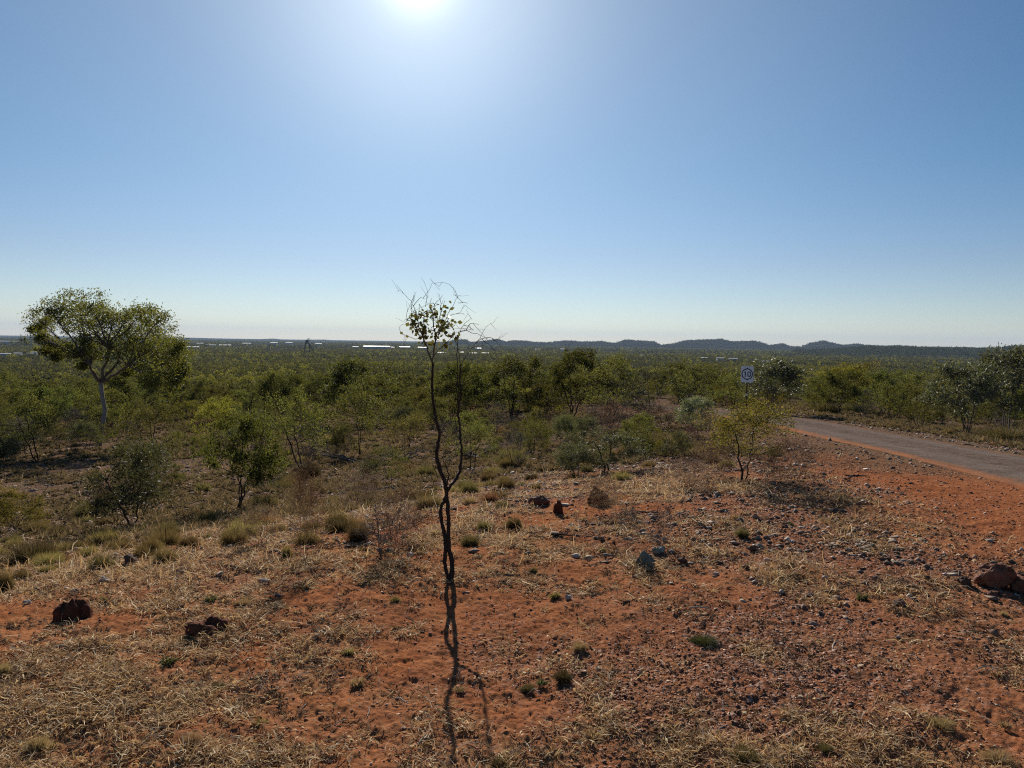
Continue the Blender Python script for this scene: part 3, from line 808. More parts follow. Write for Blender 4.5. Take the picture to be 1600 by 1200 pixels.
# hero shrubs read off the photograph: kind, base px, base py, height px, width px, label
HERO = [
 ('sparse', 62, 722, 105, 95, 'sparse green shrub standing in front and left of the pale-trunked gum tree'),
 ('grey', 210, 822, 130, 150, 'dark grey-leaved shrub on a single short trunk above yellow tussocks at lower left'),
 ('green', 372, 797, 150, 130, 'leafy mid-green shrub on thin forked stems right of the grey-leaved shrub'),
 ('sparse', 248, 748, 120, 110, 'thin forked shrub between the grey-leaved shrub and the leafy green one'),
 ('olive', 120, 652, 62, 74, 'round dark green shrub close against the left side of the gum trunk'),
 ('yellow', 22, 828, 62, 95, 'bright yellow-green low bush cut by the left edge of the picture'),
 ('sparse', 472, 738, 135, 100, 'sparse shrub with a bent dark trunk left of the twin-stemmed sapling'),
 ('sparse', 563, 712, 110, 84, 'thin twiggy shrub just above the fallen grey branches'),
 ('green', 588, 660, 96, 125, 'dense dark green tree rising above the scrub left of the sapling'),
 ('green', 800, 655, 96, 116, 'dense dark tree with a broad crown right of the sapling tops'),
 ('green', 895, 655, 108, 104, 'green tree on several dark stems nearest the middle of the scrub'),
 ('sparse', 953, 668, 112, 100, 'leaning pale-stemmed shrub with thin green leaves right of the multi-stemmed tree'),
 ('grey', 878, 702, 52, 44, 'small grey shrub on a thin stem in the stony clearing'),
 ('dead', 1012, 668, 92, 84, 'bare twiggy grey shrub with V-shaped stems near the middle of the scrub'),
 ('silver', 1086, 684, 62, 64, 'small glossy dark green bush left of the rust-yellow shrub'),
 ('yellow', 1058, 712, 42, 62, 'low bright green bush in front of the glossy bush'),
 ('rust', 1165, 752, 120, 150, 'rust-yellow leaved shrub on a dark trunk beneath the speed sign'),
 ('grey', 948, 738, 66, 120, 'wide low grey shrub in the middle distance above the red termite mound'),
 ('grey', 905, 745, 52, 70, 'small grey shrub touching the left side of the wide low grey shrub'),
 ('silver', 1205, 646, 84, 110, 'dark shrub with fanned stems just right of the speed sign'),
 ('yellow', 1292, 640, 66, 112, 'yellow-green domed shrub across the road right of the speed sign'),
 ('yellow', 1345, 640, 70, 104, 'yellow-green domed shrub second along the far side of the road'),
 ('olive', 1400, 644, 64, 100, 'olive shrub between the yellow domed shrubs and the silvery shrubs'),
 ('olive', 1452, 648, 66, 90, 'dark olive shrub behind the round tussock across the road'),
 ('silver', 1512, 680, 112, 116, 'silvery leaved shrub on slanting stems beside the far edge of the road'),
 ('silver', 1572, 678, 130, 124, 'taller silvery shrub cut by the right edge across the road'),
 ('rust', 318, 650, 46, 90, 'yellowish low shrub seen right of the gum trunk'),
 ('yellow', 338, 690, 60, 90, 'yellow-green shrub behind the leafy mid-green shrub'),
 ('olive', 8, 652, 70, 60, 'bright olive shrub at the left edge behind the clearing'),
 ('olive', 640, 652, 66, 90, 'olive shrub directly behind the left stem of the sapling'),
 ('yellow', 700, 648, 54, 80, 'yellow-green shrub seen between the two stems of the sapling'),
 ('rust', 640, 700, 50, 70, 'thin yellowish shrub low in the clearing left of the sapling'),
 ('olive', 760, 652, 64, 84, 'olive shrub right of the sapling stems in the front of the scrub'),
 ('olive', 846, 655, 58, 70, 'olive shrub between the dense dark tree and the multi-stemmed tree'),
 ('olive', 1060, 632, 66, 110, 'wide olive shrub behind the far bend of the road'),
 ('olive', 1120, 628, 56, 90, 'dark olive shrub left of the speed sign post behind the road'),
 ('sparse', 425, 660, 70, 70, 'sparse shrub in the front row of scrub behind the clearing'),
 ('dead', 596, 872, 105, 96, 'bare brown shrub with fine upright twigs left of the sapling base'),
 ('dead', 985, 868, 92, 44, 'thin bare stems rising behind the pointed grey rock'),
 ('dead', 1034, 856, 78, 50, 'bare forked stick plant right of the pointed grey rock'),
 ('wisp', 476, 872, 150, 62, 'tall wispy reddish dry plant left of the bare brown shrub'),
 ('wisp', 618, 850, 98, 96, 'reddish dry shrub with feathery twigs just left of the sapling'),
 ('wisp', 1238, 752, 72, 96, 'orange-brown feathery dry bush right of the rust-yellow shrub'),
 ('wisp', 1196, 758, 56, 60, 'smaller orange dry bush at the foot of the rust-yellow shrub'),
 ('wisp', 1130, 748, 52, 70, 'brown dry bush left of the rust-yellow shrub trunk'),
 ('wisp', 940, 800, 64, 66, 'reddish dry twigs growing over the pointed termite mound'),
 ('wisp', 965, 668, 46, 90, 'pinkish dry grass bush beneath the leaning pale-stemmed shrub'),
 ('wisp', 1035, 672, 44, 80, 'pinkish dry grass bush beneath the bare V-stemmed shrub'),
 ('wisp', 410, 850, 66, 70, 'straggly dry plant between the green shrub and the tall wispy plant'),
 ('wisp', 560, 790, 60, 90, 'brown dry tangle behind the bare brown shrub'),
 ('wisp', 1080, 760, 48, 80, 'low brown dry bush in the open ground between termite mound and rust-yellow shrub'),
]
taken = []
for (k, px, py, hp, wp, lab) in HERO:
    p = at(px, py); dist = p.y
    put_shrub(k, (p.x, p.y, p.z - .02), hp / FPX * dist * 1.02, wp / FPX * dist * 1.02, label=lab)
    taken.append((p.x, p.y, wp / FPX * dist * .5))

# scattered individuals filling the scrub out to where the woodland starts
rng = np.random.default_rng(19)
cnt = 0; tries = 0
targets = 262
while cnt < targets and tries < 20000:
    tries += 1
    a = R(rng.uniform(-39, 39)); r = math.sqrt(rng.uniform(26 ** 2, 92 ** 2))
    x, y = r * math.sin(a), r * math.cos(a); deg = math.degrees(a)
    start = np.interp(deg, [-39, -28, -15, 0, 8, 14, 20, 40], [50, 48, 46, 42, 34, 31, 29, 24])
    if r < start: continue
    s = float(road_s(x, y))
    if abs(s) < 3.2 or (s < 0 and s > -3.5 and y < 27): continue
    if any((x - q[0]) ** 2 + (y - q[1]) ** 2 < (q[2] + .5) ** 2 for q in taken): continue
    u = rng.random() + .25 * float(vnoise(x * .08, y * .08, 5))
    k = 'olive' if u < .32 else 'green' if u < .50 else 'yellow' if u < .64 else 'sparse' if u < .84 else 'dead' if u < .93 else 'grey'
    if deg > 19 and (rng.random() < .45 or (0 < s < 5.5)): continue
    h = {'olive': rng.uniform(1.7, 2.9), 'green': rng.uniform(2.2, 3.9), 'yellow': rng.uniform(1.3, 2.3), 'sparse': rng.uniform(1.8, 3.0), 'grey': rng.uniform(1.2, 1.9), 'dead': rng.uniform(1.2, 2.2)}[k] * (.8 if deg > 19 else 1)
    zc_ = hh(x, y); room = (EYE - zc_) - y * rng.uniform(10, 44) / FPX
    h = max(min(h, room), .9)
    put_shrub(k, (x, y, zc_ - .05), h)
    taken.append((x, y, h * .42)); cnt += 1

# small airy shrubs standing in the stony clearing, and the straw-coloured thicket right of centre
for (n_, d0, d1, r0_, r1_, kinds, hs_) in ((74, -36, -1, 13, 46, ('sparse', 'sparse', 'olive', 'dead', 'grey', 'sparse'), (.45, 1.35)),
                                           (46, 0, 17, 13, 33, ('grey', 'wisp', 'dead', 'sparse', 'wisp', 'olive'), (.35, .95))):
    c_ = 0; t_ = 0
    while c_ < n_ and t_ < 4000:
        t_ += 1
        a = R(rng.uniform(d0, d1)); r = math.sqrt(rng.uniform(r0_ ** 2, r1_ ** 2)); x, y = r * math.sin(a), r * math.cos(a)
        if float(road_s(x, y)) > -4.2 and y < 40: continue
        pj = proj((x, y, hh(x, y)))
        if 118 < pj[0] < 196 and r < 34.5: continue
        h = rng.uniform(*hs_) * (.7 + r / 60)
        if any((x - q[0]) ** 2 + (y - q[1]) ** 2 < (q[2] * .8 + h * .3) ** 2 for q in taken): continue
        put_shrub(kinds[rng.integers(0, len(kinds))], (x, y, hh(x, y) - .03), h); taken.append((x, y, h * .45)); c_ += 1

# ------------------------------------------------------------------ the big gum tree
def gum_tree():
    base = at(157, 697); D = base.y
    rng = np.random.default_rng(8)
    def P(px, py, dy=0.0):
        d = ray(px, py); k = (D + dy) / d.y
        return np.array([d.x * k, d.y * k, d.z * k + EYE]) - np.array(base)
    T = MB(); L = MB(); LM = MB()
    tr = [P(155, 700), P(157, 680), P(161, 660), P(164, 640), P(160, 620), P(157, 597)]
    T.tube(np.array(tr), [.135, .115, .105, .10, .095, .10], 9)
    fork = tr[-1]
    clumps = [(58, 492, 17), (75, 478, 17), (98, 474, 18), (120, 468, 16), (135, 470, 16), (92, 498, 18), (118, 494, 20), (145, 490, 20), (165, 480, 15), (178, 490, 18),
              (200, 482, 16), (222, 484, 15), (245, 488, 15), (240, 506, 16), (160, 512, 20), (185, 515, 22), (212, 508, 22), (150, 530, 18), (180, 540, 22), (205, 530, 22), (222, 540, 18),
              (58, 520, 12), (75, 528, 15), (98, 536, 16), (120, 545, 14), (245, 530, 18), (262, 528, 14), (270, 545, 17), (255, 560, 18), (280, 560, 13), (262, 578, 15), (235, 572, 14), (210, 562, 14), (236, 550, 18), (128, 522, 13), (85, 548, 11), (130, 562, 9), (140, 548, 10), (195, 572, 9), (280, 535, 9), (268, 588, 12), (284, 572, 10), (232, 588, 11), (52, 506, 12), (66, 540, 11)]
    limbs = {}
    prim = [P(130, 560, .8), P(140, 570, -.9), P(185, 565, .9), P(200, 572, -.8), P(170, 545, 0)]
    pr_pts = []
    for q in prim:
        c = bez(fork, fork * .55 + q * .45 + np.array([0, 0, -.1]), q, 6, .03, rng); LM.tube(c, np.linspace(.075, .048, 6), 6); pr_pts.append(q)
    for (px, py, rp) in clumps:
        py += 7; px += 3; rp *= .78 if px < 90 else 1
        c = P(px, py, rng.normal() * 1.25); r = rp / FPX * D * .88
        q = min(pr_pts, key=lambda z: np.linalg.norm(z - c) + rng.uniform(0, .8))
        cv = bez(q, q * .5 + c * .5 + rng.normal(size=3) * .25, c, 7, .03, rng)
        LM.tube(cv, np.linspace(.045, .012, 7), 5)
        for k in range(14):
            o = rng.normal(size=3) * r * np.array([.62, .85, .55]); sc = c + o
            LM.tube(bez(cv[rng.integers(3, 7)], (c + sc) / 2 + rng.normal(size=3) * .08, sc, 4, .01, rng), [.012, .008, .006, .004], 3)
            n = int(62 * rng.uniform(.2, 1.6))
            lp = sc + rng.normal(size=(n, 3)) * np.array([.16, .19, .13]) * (rp / 15)
            ld = rng.normal(size=(n, 3)); ld[:, 2] -= .5
            L.leaves(lp, ld, .14 * rng.uniform(.6, 1.3, n), .046 * rng.uniform(.7, 1.3, n), rng)
    e = empty('gum_tree', base)
    obj('trunk', T.mesh('trunk'), M['bark_white'], e); obj('crown', L.mesh('crown'), M['leaf_gum'], e); obj('limbs', LM.mesh('limbs'), M['bark_grey'], e)
    tag(e, 'tall gum tree with a pale trunk and wide spreading crown at left', 'tree')
gum_tree()

# ------------------------------------------------------------------ the twin stemmed sapling in the foreground
def sapling():
    base = at(704, 908); D = base.y
    rng = np.random.default_rng(33)
    def P(px, py, dy=0.0):
        d = ray(px, py); k = (D + dy) / d.y
        return np.array([d.x * k, d.y * k, d.z * k + EYE]) - np.array(base)
    def poly(pts, r0, r1, sides=8, sub=4, mb=None, wob=.0018, knob=.08):
        r0 *= .86; r1 *= .86
        Q = np.array([P(*p) for p in pts]); n = len(Q); t = np.linspace(0, n - 1, (n - 1) * sub + 1)
        S = []
        for v in t:                                       # Catmull-Rom
            i = min(int(v), n - 2); f = v - i
            p0, p1, p2, p3 = Q[max(i - 1, 0)], Q[i], Q[i + 1], Q[min(i + 2, n - 1)]
            S.append(.5 * ((2 * p1) + (-p0 + p2) * f + (2 * p0 - 5 * p1 + 4 * p2 - p3) * f * f + (-p0 + 3 * p1 - 3 * p2 + p3) * f ** 3))
        S = np.array(S) + rng.normal(size=(len(t), 3)) * wob; rr = np.linspace(r0, r1, len(t)) * (1 + rng.normal(size=len(t)) * knob)
        mb.tube(S, np.maximum(rr, .0012), sides); return S
    T = MB(); Lf = MB(); B = MB()
    poly([(703, 930), (704, 905), (706, 890)], .024, .018, mb=T)
    poly([(703, 912), (698, 895), (695, 880), (696, 862), (696, 845), (693, 828), (689, 808), (689, 796), (693, 784), (698, 774), (699, 762)], .017, .013, mb=T)
    poly([(705, 908), (707, 893), (706, 876), (702, 858), (701, 840), (701, 820), (700, 800), (699, 780), (698, 765)], .019, .015, mb=T)
    left = poly([(698, 768), (694, 750), (689, 738), (685, 725), (682, 712), (684, 695), (687, 680), (684, 665), (680, 650), (677, 632), (676, 618), (675, 600), (676, 582), (676, 566)], .017, .0085, mb=T)
    right = poly([(699, 768, 0), (705, 758, .02), (711, 750, .05), (715, 745, .07), (719, 732, .10), (721, 715, .12), (721, 700, .14), (719, 684, .16), (719, 668, .18), (716, 650, .2), (717, 632, .2), (720, 612, .2), (719, 590, .2), (720, 570, .2)], .012, .006, mb=T)
    # second thin stem of the right limb
    poly([(717, 640, .2), (714, 615, .2), (715, 590, .2), (714, 560, .2), (715, 540, .2), (717, 520, .2)], .004, .0025, sides=5, mb=T)
    poly([(697, 760), (701, 742), (697, 730), (694, 720)], .006, .003, sides=5, mb=T)
    poly([(684, 745), (679, 733), (676, 726)], .004, .0015, sides=4, mb=T)
    poly([(717, 636, .2), (726, 630, .22), (732, 622, .2)], .003, .0012, sides=4, mb=T)
    trunk = T
    # main upper branches
    heads = []
    def br(pts, r0, r1, tw=7, lv=0):
        S = poly(pts, r0, r1, sides=5, sub=3, mb=B, wob=.0022, knob=.05)
        for _ in range(max(1, int(tw * .35))):
            i = rng.integers(len(S) // 3, len(S)); p = S[i]
            d = rng.normal(size=3) * np.array([1, .8, .6]) + np.array([0, 0, .45]); d /= np.linalg.norm(d)
            ln = rng.uniform(.07, .20); q = p + d * ln
            c = bez(p, p + d * ln * .5 + rng.normal(size=3) * .03, q + np.array([0, 0, -.02]), 5, .003, rng)
            B.tube(c, np.linspace(.0017, .0008, 5), 3)
            for _2 in range(2):
                p2 = c[rng.integers(1, 5)]; d2 = d + rng.normal(size=3) * .8; d2 /= np.linalg.norm(d2)
                B.tube(bez(p2, p2 + d2 * .03, p2 + d2 * rng.uniform(.03, .10), 4, .002, rng), [.0011, .001, .0008, .0006], 3)
        return S
    def lf(S, n, size=.036, i0=.2, spread=.018):
        n = int(n * 1.7)
        i = rng.integers(int(len(S) * i0), len(S), n)
        lp = S[i] + rng.normal(size=(n, 3)) * spread
        Lf.leaves(lp, rng.normal(size=(n, 3)) + np.array([0, 0, -.3]), size * rng.uniform(.6, 1.2, n), size * .72 * rng.uniform(.7, 1.2, n), rng)
    A = br([(676, 568), (671, 553), (666, 540), (661, 528), (656, 514), (652, 500), (650, 490)], .0075, .003)
    lf(A, 48, spread=.03, i0=.45)
    lf(br([(661, 528, 0), (660, 512, .05), (662, 500, .05), (661, 488, .05)], .004, .002, 3), 20, spread=.02)
    lf(br([(658, 520, 0), (650, 512, -.05), (647, 500, -.08)], .003, .0015, 3), 16, spread=.022)
    Bm = br([(676, 568), (678, 550), (680, 536), (680, 520), (677, 505), (676, 492), (674, 480)], .0075, .0028, 6)
    lf(Bm, 22, spread=.028, i0=.3)
    lf(br([(680, 536), (686, 522, .04), (692, 512, .06), (698, 502, .08)], .0035, .0018, 5), 36, spread=.030)
    lf(br([(680, 524), (688, 510, -.05), (692, 497, -.06), (696, 494, -.06)], .0028, .0015, 5), 30, spread=.028)
    lf(br([(676, 560), (684, 548, -.05), (694, 538, -.1), (702, 530, -.1), (708, 520, -.1)], .003, .0015, 4), 14, spread=.02, i0=.5)
    # long bare twigs fanning above the leaves
    for pts in ([(652, 500), (650, 488), (646, 478), (640, 468), (632, 460, 0), (628, 455, 0)],
                [(652, 498), (655, 485, .06), (655, 475, .1)],
                [(664, 480, .05), (666, 470, .06), (667, 461, .05)],
                [(650, 492), (640, 497, .02), (632, 500, .02)],
                [(676, 492), (672, 478, .05), (674, 466, .06)],
                [(675, 490), (680, 475), (686, 468), (692, 462)],
                [(680, 515), (686, 498, -.04), (692, 480, -.05), (695, 470, -.06)],
                [(692, 512), (700, 490, .08), (708, 476, .1), (714, 466, .1), (716, 465, .1)],
                [(698, 502), (706, 492, .1), (716, 490, .1), (726, 491, .1)],
                [(661, 528), (648, 530, .05), (636, 524, .08), (626, 520, .1), (624, 512, .1), (630, 507, .1), (645, 506, .1)],
                [(716, 474, .1), (724, 473, .1), (731, 474, .1)],
                [(650, 490), (642, 484, -.1), (648, 466, -.1)],
                [(646, 478), (655, 466, -.1), (663, 467, -.1)]):
        br(pts, .0026, .0009, 4)
    # right limb's bare crown
    for pts in ([(720, 572, .2), (717, 555, .2), (715, 540, .2), (718, 520, .2), (724, 508, .2), (732, 500, .2), (738, 499, .2)],
                [(720, 572, .2), (726, 560, .22), (734, 548, .24), (742, 537, .26), (748, 530, .26), (752, 527, .26)],
                [(718, 520, .2), (728, 516, .22), (738, 520, .2), (750, 523, .2), (762, 530, .2)],
                [(742, 537, .26), (752, 530, .3), (766, 528, .3), (776, 535, .3), (786, 545, .3)],
                [(724, 508, .2), (732, 510, .15), (740, 516, .15)],
                [(728, 516, .2), (735, 506, .25), (748, 507, .25)],
                [(716, 545, .2), (710, 530, .2), (708, 520, .2)],
                [(752, 530, .3), (764, 538, .25), (774, 549, .25)]):
        br(pts, .0034, .0010, 4)
    q = np.array([P(625, 518, .1), P(653, 535), P(701, 470), P(714, 464, .1)])
    Lf.leaves(q, rng.normal(size=(4, 3)), .028, .022, rng)
    e = empty('sapling', base)
    obj('trunk', trunk.mesh('trunk', True), M['bark'], e); obj('branches', B.mesh('branches'), M['bark_grey'], e); obj('leaves', Lf.mesh('leaves'), M['leaf_sapling'], e)
    tag(e, 'tall thin sapling with twisted twin dark stems and bare twigs in the centre foreground', 'tree')
sapling()

# ------------------------------------------------------------------ speed sign
def speed_sign():
    d = ray(1167, 600); k = 33.5 / d.y
    x, y = d.x * k, 33.5; zb = hh(x, y)
    e = empty('speed_sign', (x, y, zb), R(-16))
    # vertical extent from the photograph
    def zat(py):
        r_ = ray(1167, py); return r_.z * (33.5 / r_.y) + EYE - zb
    zt, zbm = zat(571.5), zat(597.5); hgt = zt - zbm; wd = .54; zc = (zt + zbm) / 2
    bm = bmesh.new(); box_bm(bm, (0, 0, (zt - .06) / 2 - .2), (.06, .05, zt + .28)); bm_obj('post', bm, M['post'], e, .006)
    bm = bmesh.new()
    rr = .05; pts = []
    for cx, cz, a0 in ((wd / 2 - rr, hgt / 2 - rr, 0), (-wd / 2 + rr, hgt / 2 - rr, 90), (-wd / 2 + rr, -hgt / 2 + rr, 180), (wd / 2 - rr, -hgt / 2 + rr, 270)):
        for q in range(7):
            a = R(a0 + q * 15); pts.append((cx + rr * math.cos(a), cz + rr * math.sin(a)))
    f = bm.faces.new([bm.verts.new((p[0], -.032, zc + p[1])) for p in pts])
    g = bmesh.ops.extrude_face_region(bm, geom=[f]); bmesh.ops.translate(bm, verts=[v for v in g['geom'] if isinstance(v, bmesh.types.BMVert)], vec=(0, .004, 0))
    bmesh.ops.recalc_face_normals(bm, faces=bm.faces); bm_obj('sign_plate', bm, M['white_sign'], e)
    yf = -.036
    def ring(name, ro_x, ro_z, ri_x, ri_z, cx, cz, par, n=48):
        V = []; F = []
        for q in range(n):
            a = 2 * math.pi * q / n; c, s = math.cos(a), math.sin(a)
            for (rx_, rz_) in ((ro_x, ro_z), (ri_x, ri_z)):
                V.append((cx + rx_ * c, yf, cz + rz_ * s)); V.append((cx + rx_ * c, yf + .003, cz + rz_ * s))
        for q in range(n):
            a = q * 4; b_ = (q + 1) % n * 4
            F += [(a, b_, b_ + 2, a + 2), (a + 1, a + 3, b_ + 3, b_ + 1), (a, a + 1, b_ + 1, b_), (a + 2, b_ + 2, b_ + 3, a + 3)]
        return obj(name, mesh_np(name, V, F), M['black_paint'], par)
    rad = wd * .455
    ring('sign_ring', rad, rad * 1.03, rad - .040, rad * 1.03 - .040, 0, zc, e)
    bm = bmesh.new()
    for sgn in (1, -1):
        vs = [bm.verts.new((sx_ * .045, yf + .0005, zc + sgn * (rad * 1.03 + (.0 if sx_ else .045) - .008))) for sx_ in (-1, 1, 0)]
        if sgn < 0: vs.reverse()
        bm.faces.new(vs)
    bm_obj('ring_point', bm, M['black_paint'], e)
    ring('digit', .082, .125, .046, .086, .085, zc, e, 40)
    bm = bmesh.new(); box_bm(bm, (-.085, yf + .0015, zc), (.042, .003, .25))
    v = [bm.verts.new(q) for q in ((-.106, yf + .0003, zc + .125), (-.106, yf + .0003, zc + .075), (-.145, yf + .0003, zc + .062), (-.145, yf + .0003, zc + .088))]
    bm.faces.new(v); bm_obj('digit', bm, M['black_paint'], e)
    zr = zat(616.5); bm = bmesh.new(); box_bm(bm, (0, -.031, zr), (.06, .006, .10)); bm_obj('reflector', bm, M['white_sign'], e, .001)
    tag(e, 'white road sign with a black ringed number 10 on a thin brown post', 'road sign')
speed_sign()

# ------------------------------------------------------------------ town: sheds, houses, headframe
def building(px, dist, wpx, hpx, label, white=True, rot=0.0, lift=0.0):
    p = at_dist(px, dist); w = wpx / FPX * dist; h = max(hpx / FPX * dist * .72, 2.6); dp = max(6, min(w * .6, 24))
    e = empty('shed' if wpx > 8 else 'house', (p.x, p.y, p.z + lift), -math.atan2(p.x, p.y) + rot)
    bm = bmesh.new(); wh = max(h - math.tan(R(9)) * dp / 2, h * .5); box_bm(bm, (0, 0, wh / 2 - .5), (w, dp, wh + 1)); bm_obj('wall', bm, M['wall'], e)
    bm = bmesh.new(); ov = .4
    a = [bm.verts.new(q) for q in ((-w / 2 - ov, -dp / 2 - ov, wh), (w / 2 + ov, -dp / 2 - ov, wh), (w / 2 + ov, 0, h), (-w / 2 - ov, 0, h), (-w / 2 - ov, dp / 2 + ov, wh), (w / 2 + ov, dp / 2 + ov, wh))]
    bm.faces.new((a[0], a[1], a[2], a[3])); bm.faces.new((a[3], a[2], a[5], a[4])); bm.faces.new((a[0], a[3], a[4])); bm.faces.new((a[1], a[5], a[2])); bm.faces.new((a[0], a[4], a[5], a[1]))
    bm_obj('roof', bm, M['roof_white' if white else 'roof_grey'], e)
    if wpx > 12:
        bm = bmesh.new(); box_bm(bm, (w * .2, -dp / 2 - .04, wh * .38), (w * .12, .1, wh * .76)); bm_obj('door', bm, M['roof_grey'], e)
    tag(e, label, 'building', 'white-roofed buildings of the town on the plain')
B_ = [
 (589, 1750, 40, 8, 'long white-roofed shed on the plain left of the sapling crown', True),
 (556, 1700, 9, 7, 'small white building just left of the long white shed', True),
 (632, 1750, 16, 7, 'white-roofed shed right of the long white shed', True),
 (660, 1800, 13, 6, 'white shed seen behind the left branch of the sapling', True),
 (612, 1850, 8, 5, 'small white roof touching the right end of the long shed', True),
 (428, 2700, 10, 5, 'small white building left of the dark mine headframe', True),
 (452, 2650, 10, 6, 'white building close to the left of the mine headframe', True),
 (498, 2700, 9, 5, 'small pale roof right of the mine headframe', False),
 (691, 1150, 12, 6, 'white roof between the two crowns of the sapling', True),
 (740, 1120, 12, 6, 'white roof among trees right of the sapling crown', True),
 (758, 1100, 11, 6, 'second white roof right of the sapling crown', True),
 (720, 1250, 8, 5, 'grey roof just behind the right stem of the sapling', False),
 (748, 1900, 9, 5, 'far grey roof below the first flat-topped hill', False),
 (840, 1800, 8, 5, 'small grey roof below the low saddle of the hills', False),
 (880, 1900, 9, 5, 'pale roof low in front of the hills at centre right', True),
 (1005, 1200, 9, 6, 'lone small white building above the dry paddock', True),
 (1101, 1000, 9, 6, 'white house at the left end of the row left of the sign', True),
 (1126, 1000, 10, 6, 'white house in the middle of the row above the sign', True),
 (1146, 980, 12, 7, 'white gabled house at the right of the row nearest the sign', True),
 (1183, 1000, 6, 5, 'tiny white building just right above the speed sign', True),
 (1196, 860, 12, 6, 'low grey-roofed house right of the speed sign top', False),
 (6, 900, 14, 6, 'white roof at the left edge of the picture among trees', True),
 (28, 930, 8, 5, 'small white roof second from the left edge', True),
 (47, 900, 7, 6, 'white building third from the left edge', True),
 (76, 880, 11, 5, 'long low roof beneath the left branches of the gum tree', False),
 (54, 950, 5, 6, 'narrow white building beside the third building from the left', True),
 (8, 2200, 12, 5, 'far white roof near the horizon at the left edge', True),
 (22, 2250, 7, 5, 'far white roof near the horizon second from the left', True),
 (138, 920, 8, 5, 'small white roof seen under the gum tree crown', True),
 (172, 800, 14, 8, 'pale building visible through the gum tree limbs', True),
 (188, 820, 12, 7, 'second pale building right of the gum tree fork', True),
 (300, 1500, 18, 6, 'white roof just right of the gum tree crown', True),
 (330, 1900, 14, 5, 'grey roof second right of the gum tree crown', False),
 (352, 1950, 16, 5, 'low white roof third right of the gum tree crown', True),
 (312, 2200, 10, 5, 'far white roof behind the one beside the gum tree crown', True),
 (385, 2400, 12, 5, 'long pale roof far off between gum tree and headframe', False),
]
for b_ in B_: building(b_[0], b_[1], b_[2], b_[3], b_[4], b_[5], random.uniform(-.3, .3), .6)

def headframe():
    D = 1050; p = at_dist(480, D)
    e = empty('mine_headframe', p, .2); h = 17.0
    def bar(mb, a, b, r=.35): mb.tube(np.array([a, b], float), [r, r], 4)
    mb = MB()
    for sx in (-1, 1):
        for sy in (-1, 1): bar(mb, (sx * 4.2, sy * 3.5, -1), (sx * 2.2, sy * 2.0, h), .42)
    for z in (5, 10.5, 16): 
        k = 4.2 - (4.2 - 2.2) * z / h; q = 3.5 - 1.5 * z / h
        for sy in (-1, 1): bar(mb, (-k, sy * q, z), (k, sy * q, z), .25)
        for sx in (-1, 1): bar(mb, (sx * k, -q, z), (sx * k, q, z), .25)
    obj('frame', mb.mesh('frame'), M['steel'], e)
    mb = MB(); bar(mb, (12, 0, -1), (2.4, 0, h - 1), .45); bar(mb, (12, 3, -1), (2.4, 1.5, h - 1), .45)
    obj('back_leg', mb.mesh('back_leg'), M['steel'], e)
    bm = bmesh.new(); box_bm(bm, (0, 0, h + .3), (6.4, 5.4, .5)); box_bm(bm, (-.3, 0, h + 2.0), (3.6, 3.8, 2.9)); bm_obj('head_platform', bm, M['steel'], e)
    for sy in (-1, 1):
        mb = MB(); a = np.linspace(0, 2 * math.pi, 17)
        mb.tube(np.stack([1.8 + 1.9 * np.cos(a), a * 0 + sy * 2.1, h + 4.0 + 1.9 * np.sin(a)], 1), np.full(17, .22), 4)
        for q in range(0, 16, 4): bar(mb, (1.8, sy * 2.1, h + 4.0), (1.8 + 1.9 * math.cos(a[q]), sy * 2.1, h + 4 + 1.9 * math.sin(a[q])), .12)
        obj('sheave_wheel', mb.mesh('sheave_wheel'), M['steel'], e)
    tag(e, 'dark steel mine headframe tower standing above the trees on the plain', 'mine tower')
headframe()

# ------------------------------------------------------------------ rocks, mounds, fallen wood
rng = np.random.default_rng(61)
def rock(px, py, w, h, mat, label, cat='rock', name='rock', box=.5, dscale=.8, pts=26, tilt=(0, 0, 0), group=None, sink=.22):
    p = at(px, py); dist = p.y
    sx = w / FPX * dist; sz = h / FPX * dist
    me = rock_mesh(rng, sx, sx * dscale, sz * 1.25, pts, box=box, sub=2 if w > 20 else 1)
    o = obj(name, me, M[mat]); o.location = (p.x, p.y + sx * dscale * .35, p.z + sz * (.625 - sink)); o.rotation_euler = (R(tilt[0]), R(tilt[1]), R(tilt[2]))
    tag(o, label, cat, group); return o
def wedge_rock():
    """the pointed grey block: a sharp ridge rising to a peak, dark face to the camera"""
    p = at(1010, 888); dist = p.y; u = 1 / FPX * dist
    bm = bmesh.new()
    pts = [(-16, 0, -4), (14, -3, -4), (16, 12, -4), (-14, 16, -4), (-8, 2, 26), (-3, 9, 27), (14, 2, 8), (16, 12, 10), (-16, 6, 10), (4, 12, 20), (-14, 1, 6)]
    vs = [bm.verts.new((a * u, b_ * u, c * u)) for a, b_, c in pts]
    r = bmesh.ops.convex_hull(bm, input=bm.verts)
    bmesh.ops.bevel(bm, geom=bm.edges[:], offset=u * .7, segments=1, affect='EDGES')
    bmesh.ops.triangulate(bm, faces=bm.faces[:])
    bmesh.ops.subdivide_edges(bm, edges=bm.edges[:], cuts=2)
    for v in bm.verts:
        v.co += Vector((.7, .7, .7)) * u * float(fbm(v.co.x / u * .16, v.co.z / u * .16 + v.co.y / u * .1, 3, 8))
    o = bm_obj('rock', bm, M['rock_grey']); o.location = p
    tag(o, 'pointed grey-green rock with a sharp ridge standing alone right of the sapling', 'rock')
wedge_rock()
rock(1030, 868, 26, 14, 'rock_grey', 'low grey rock leaning behind the pointed grey-green rock', box=.3)
rock(1566, 925, 66, 42, 'rock_red', 'big rounded red boulder at the right edge of the picture', box=.45, tilt=(0, -6, 20), dscale=.9)
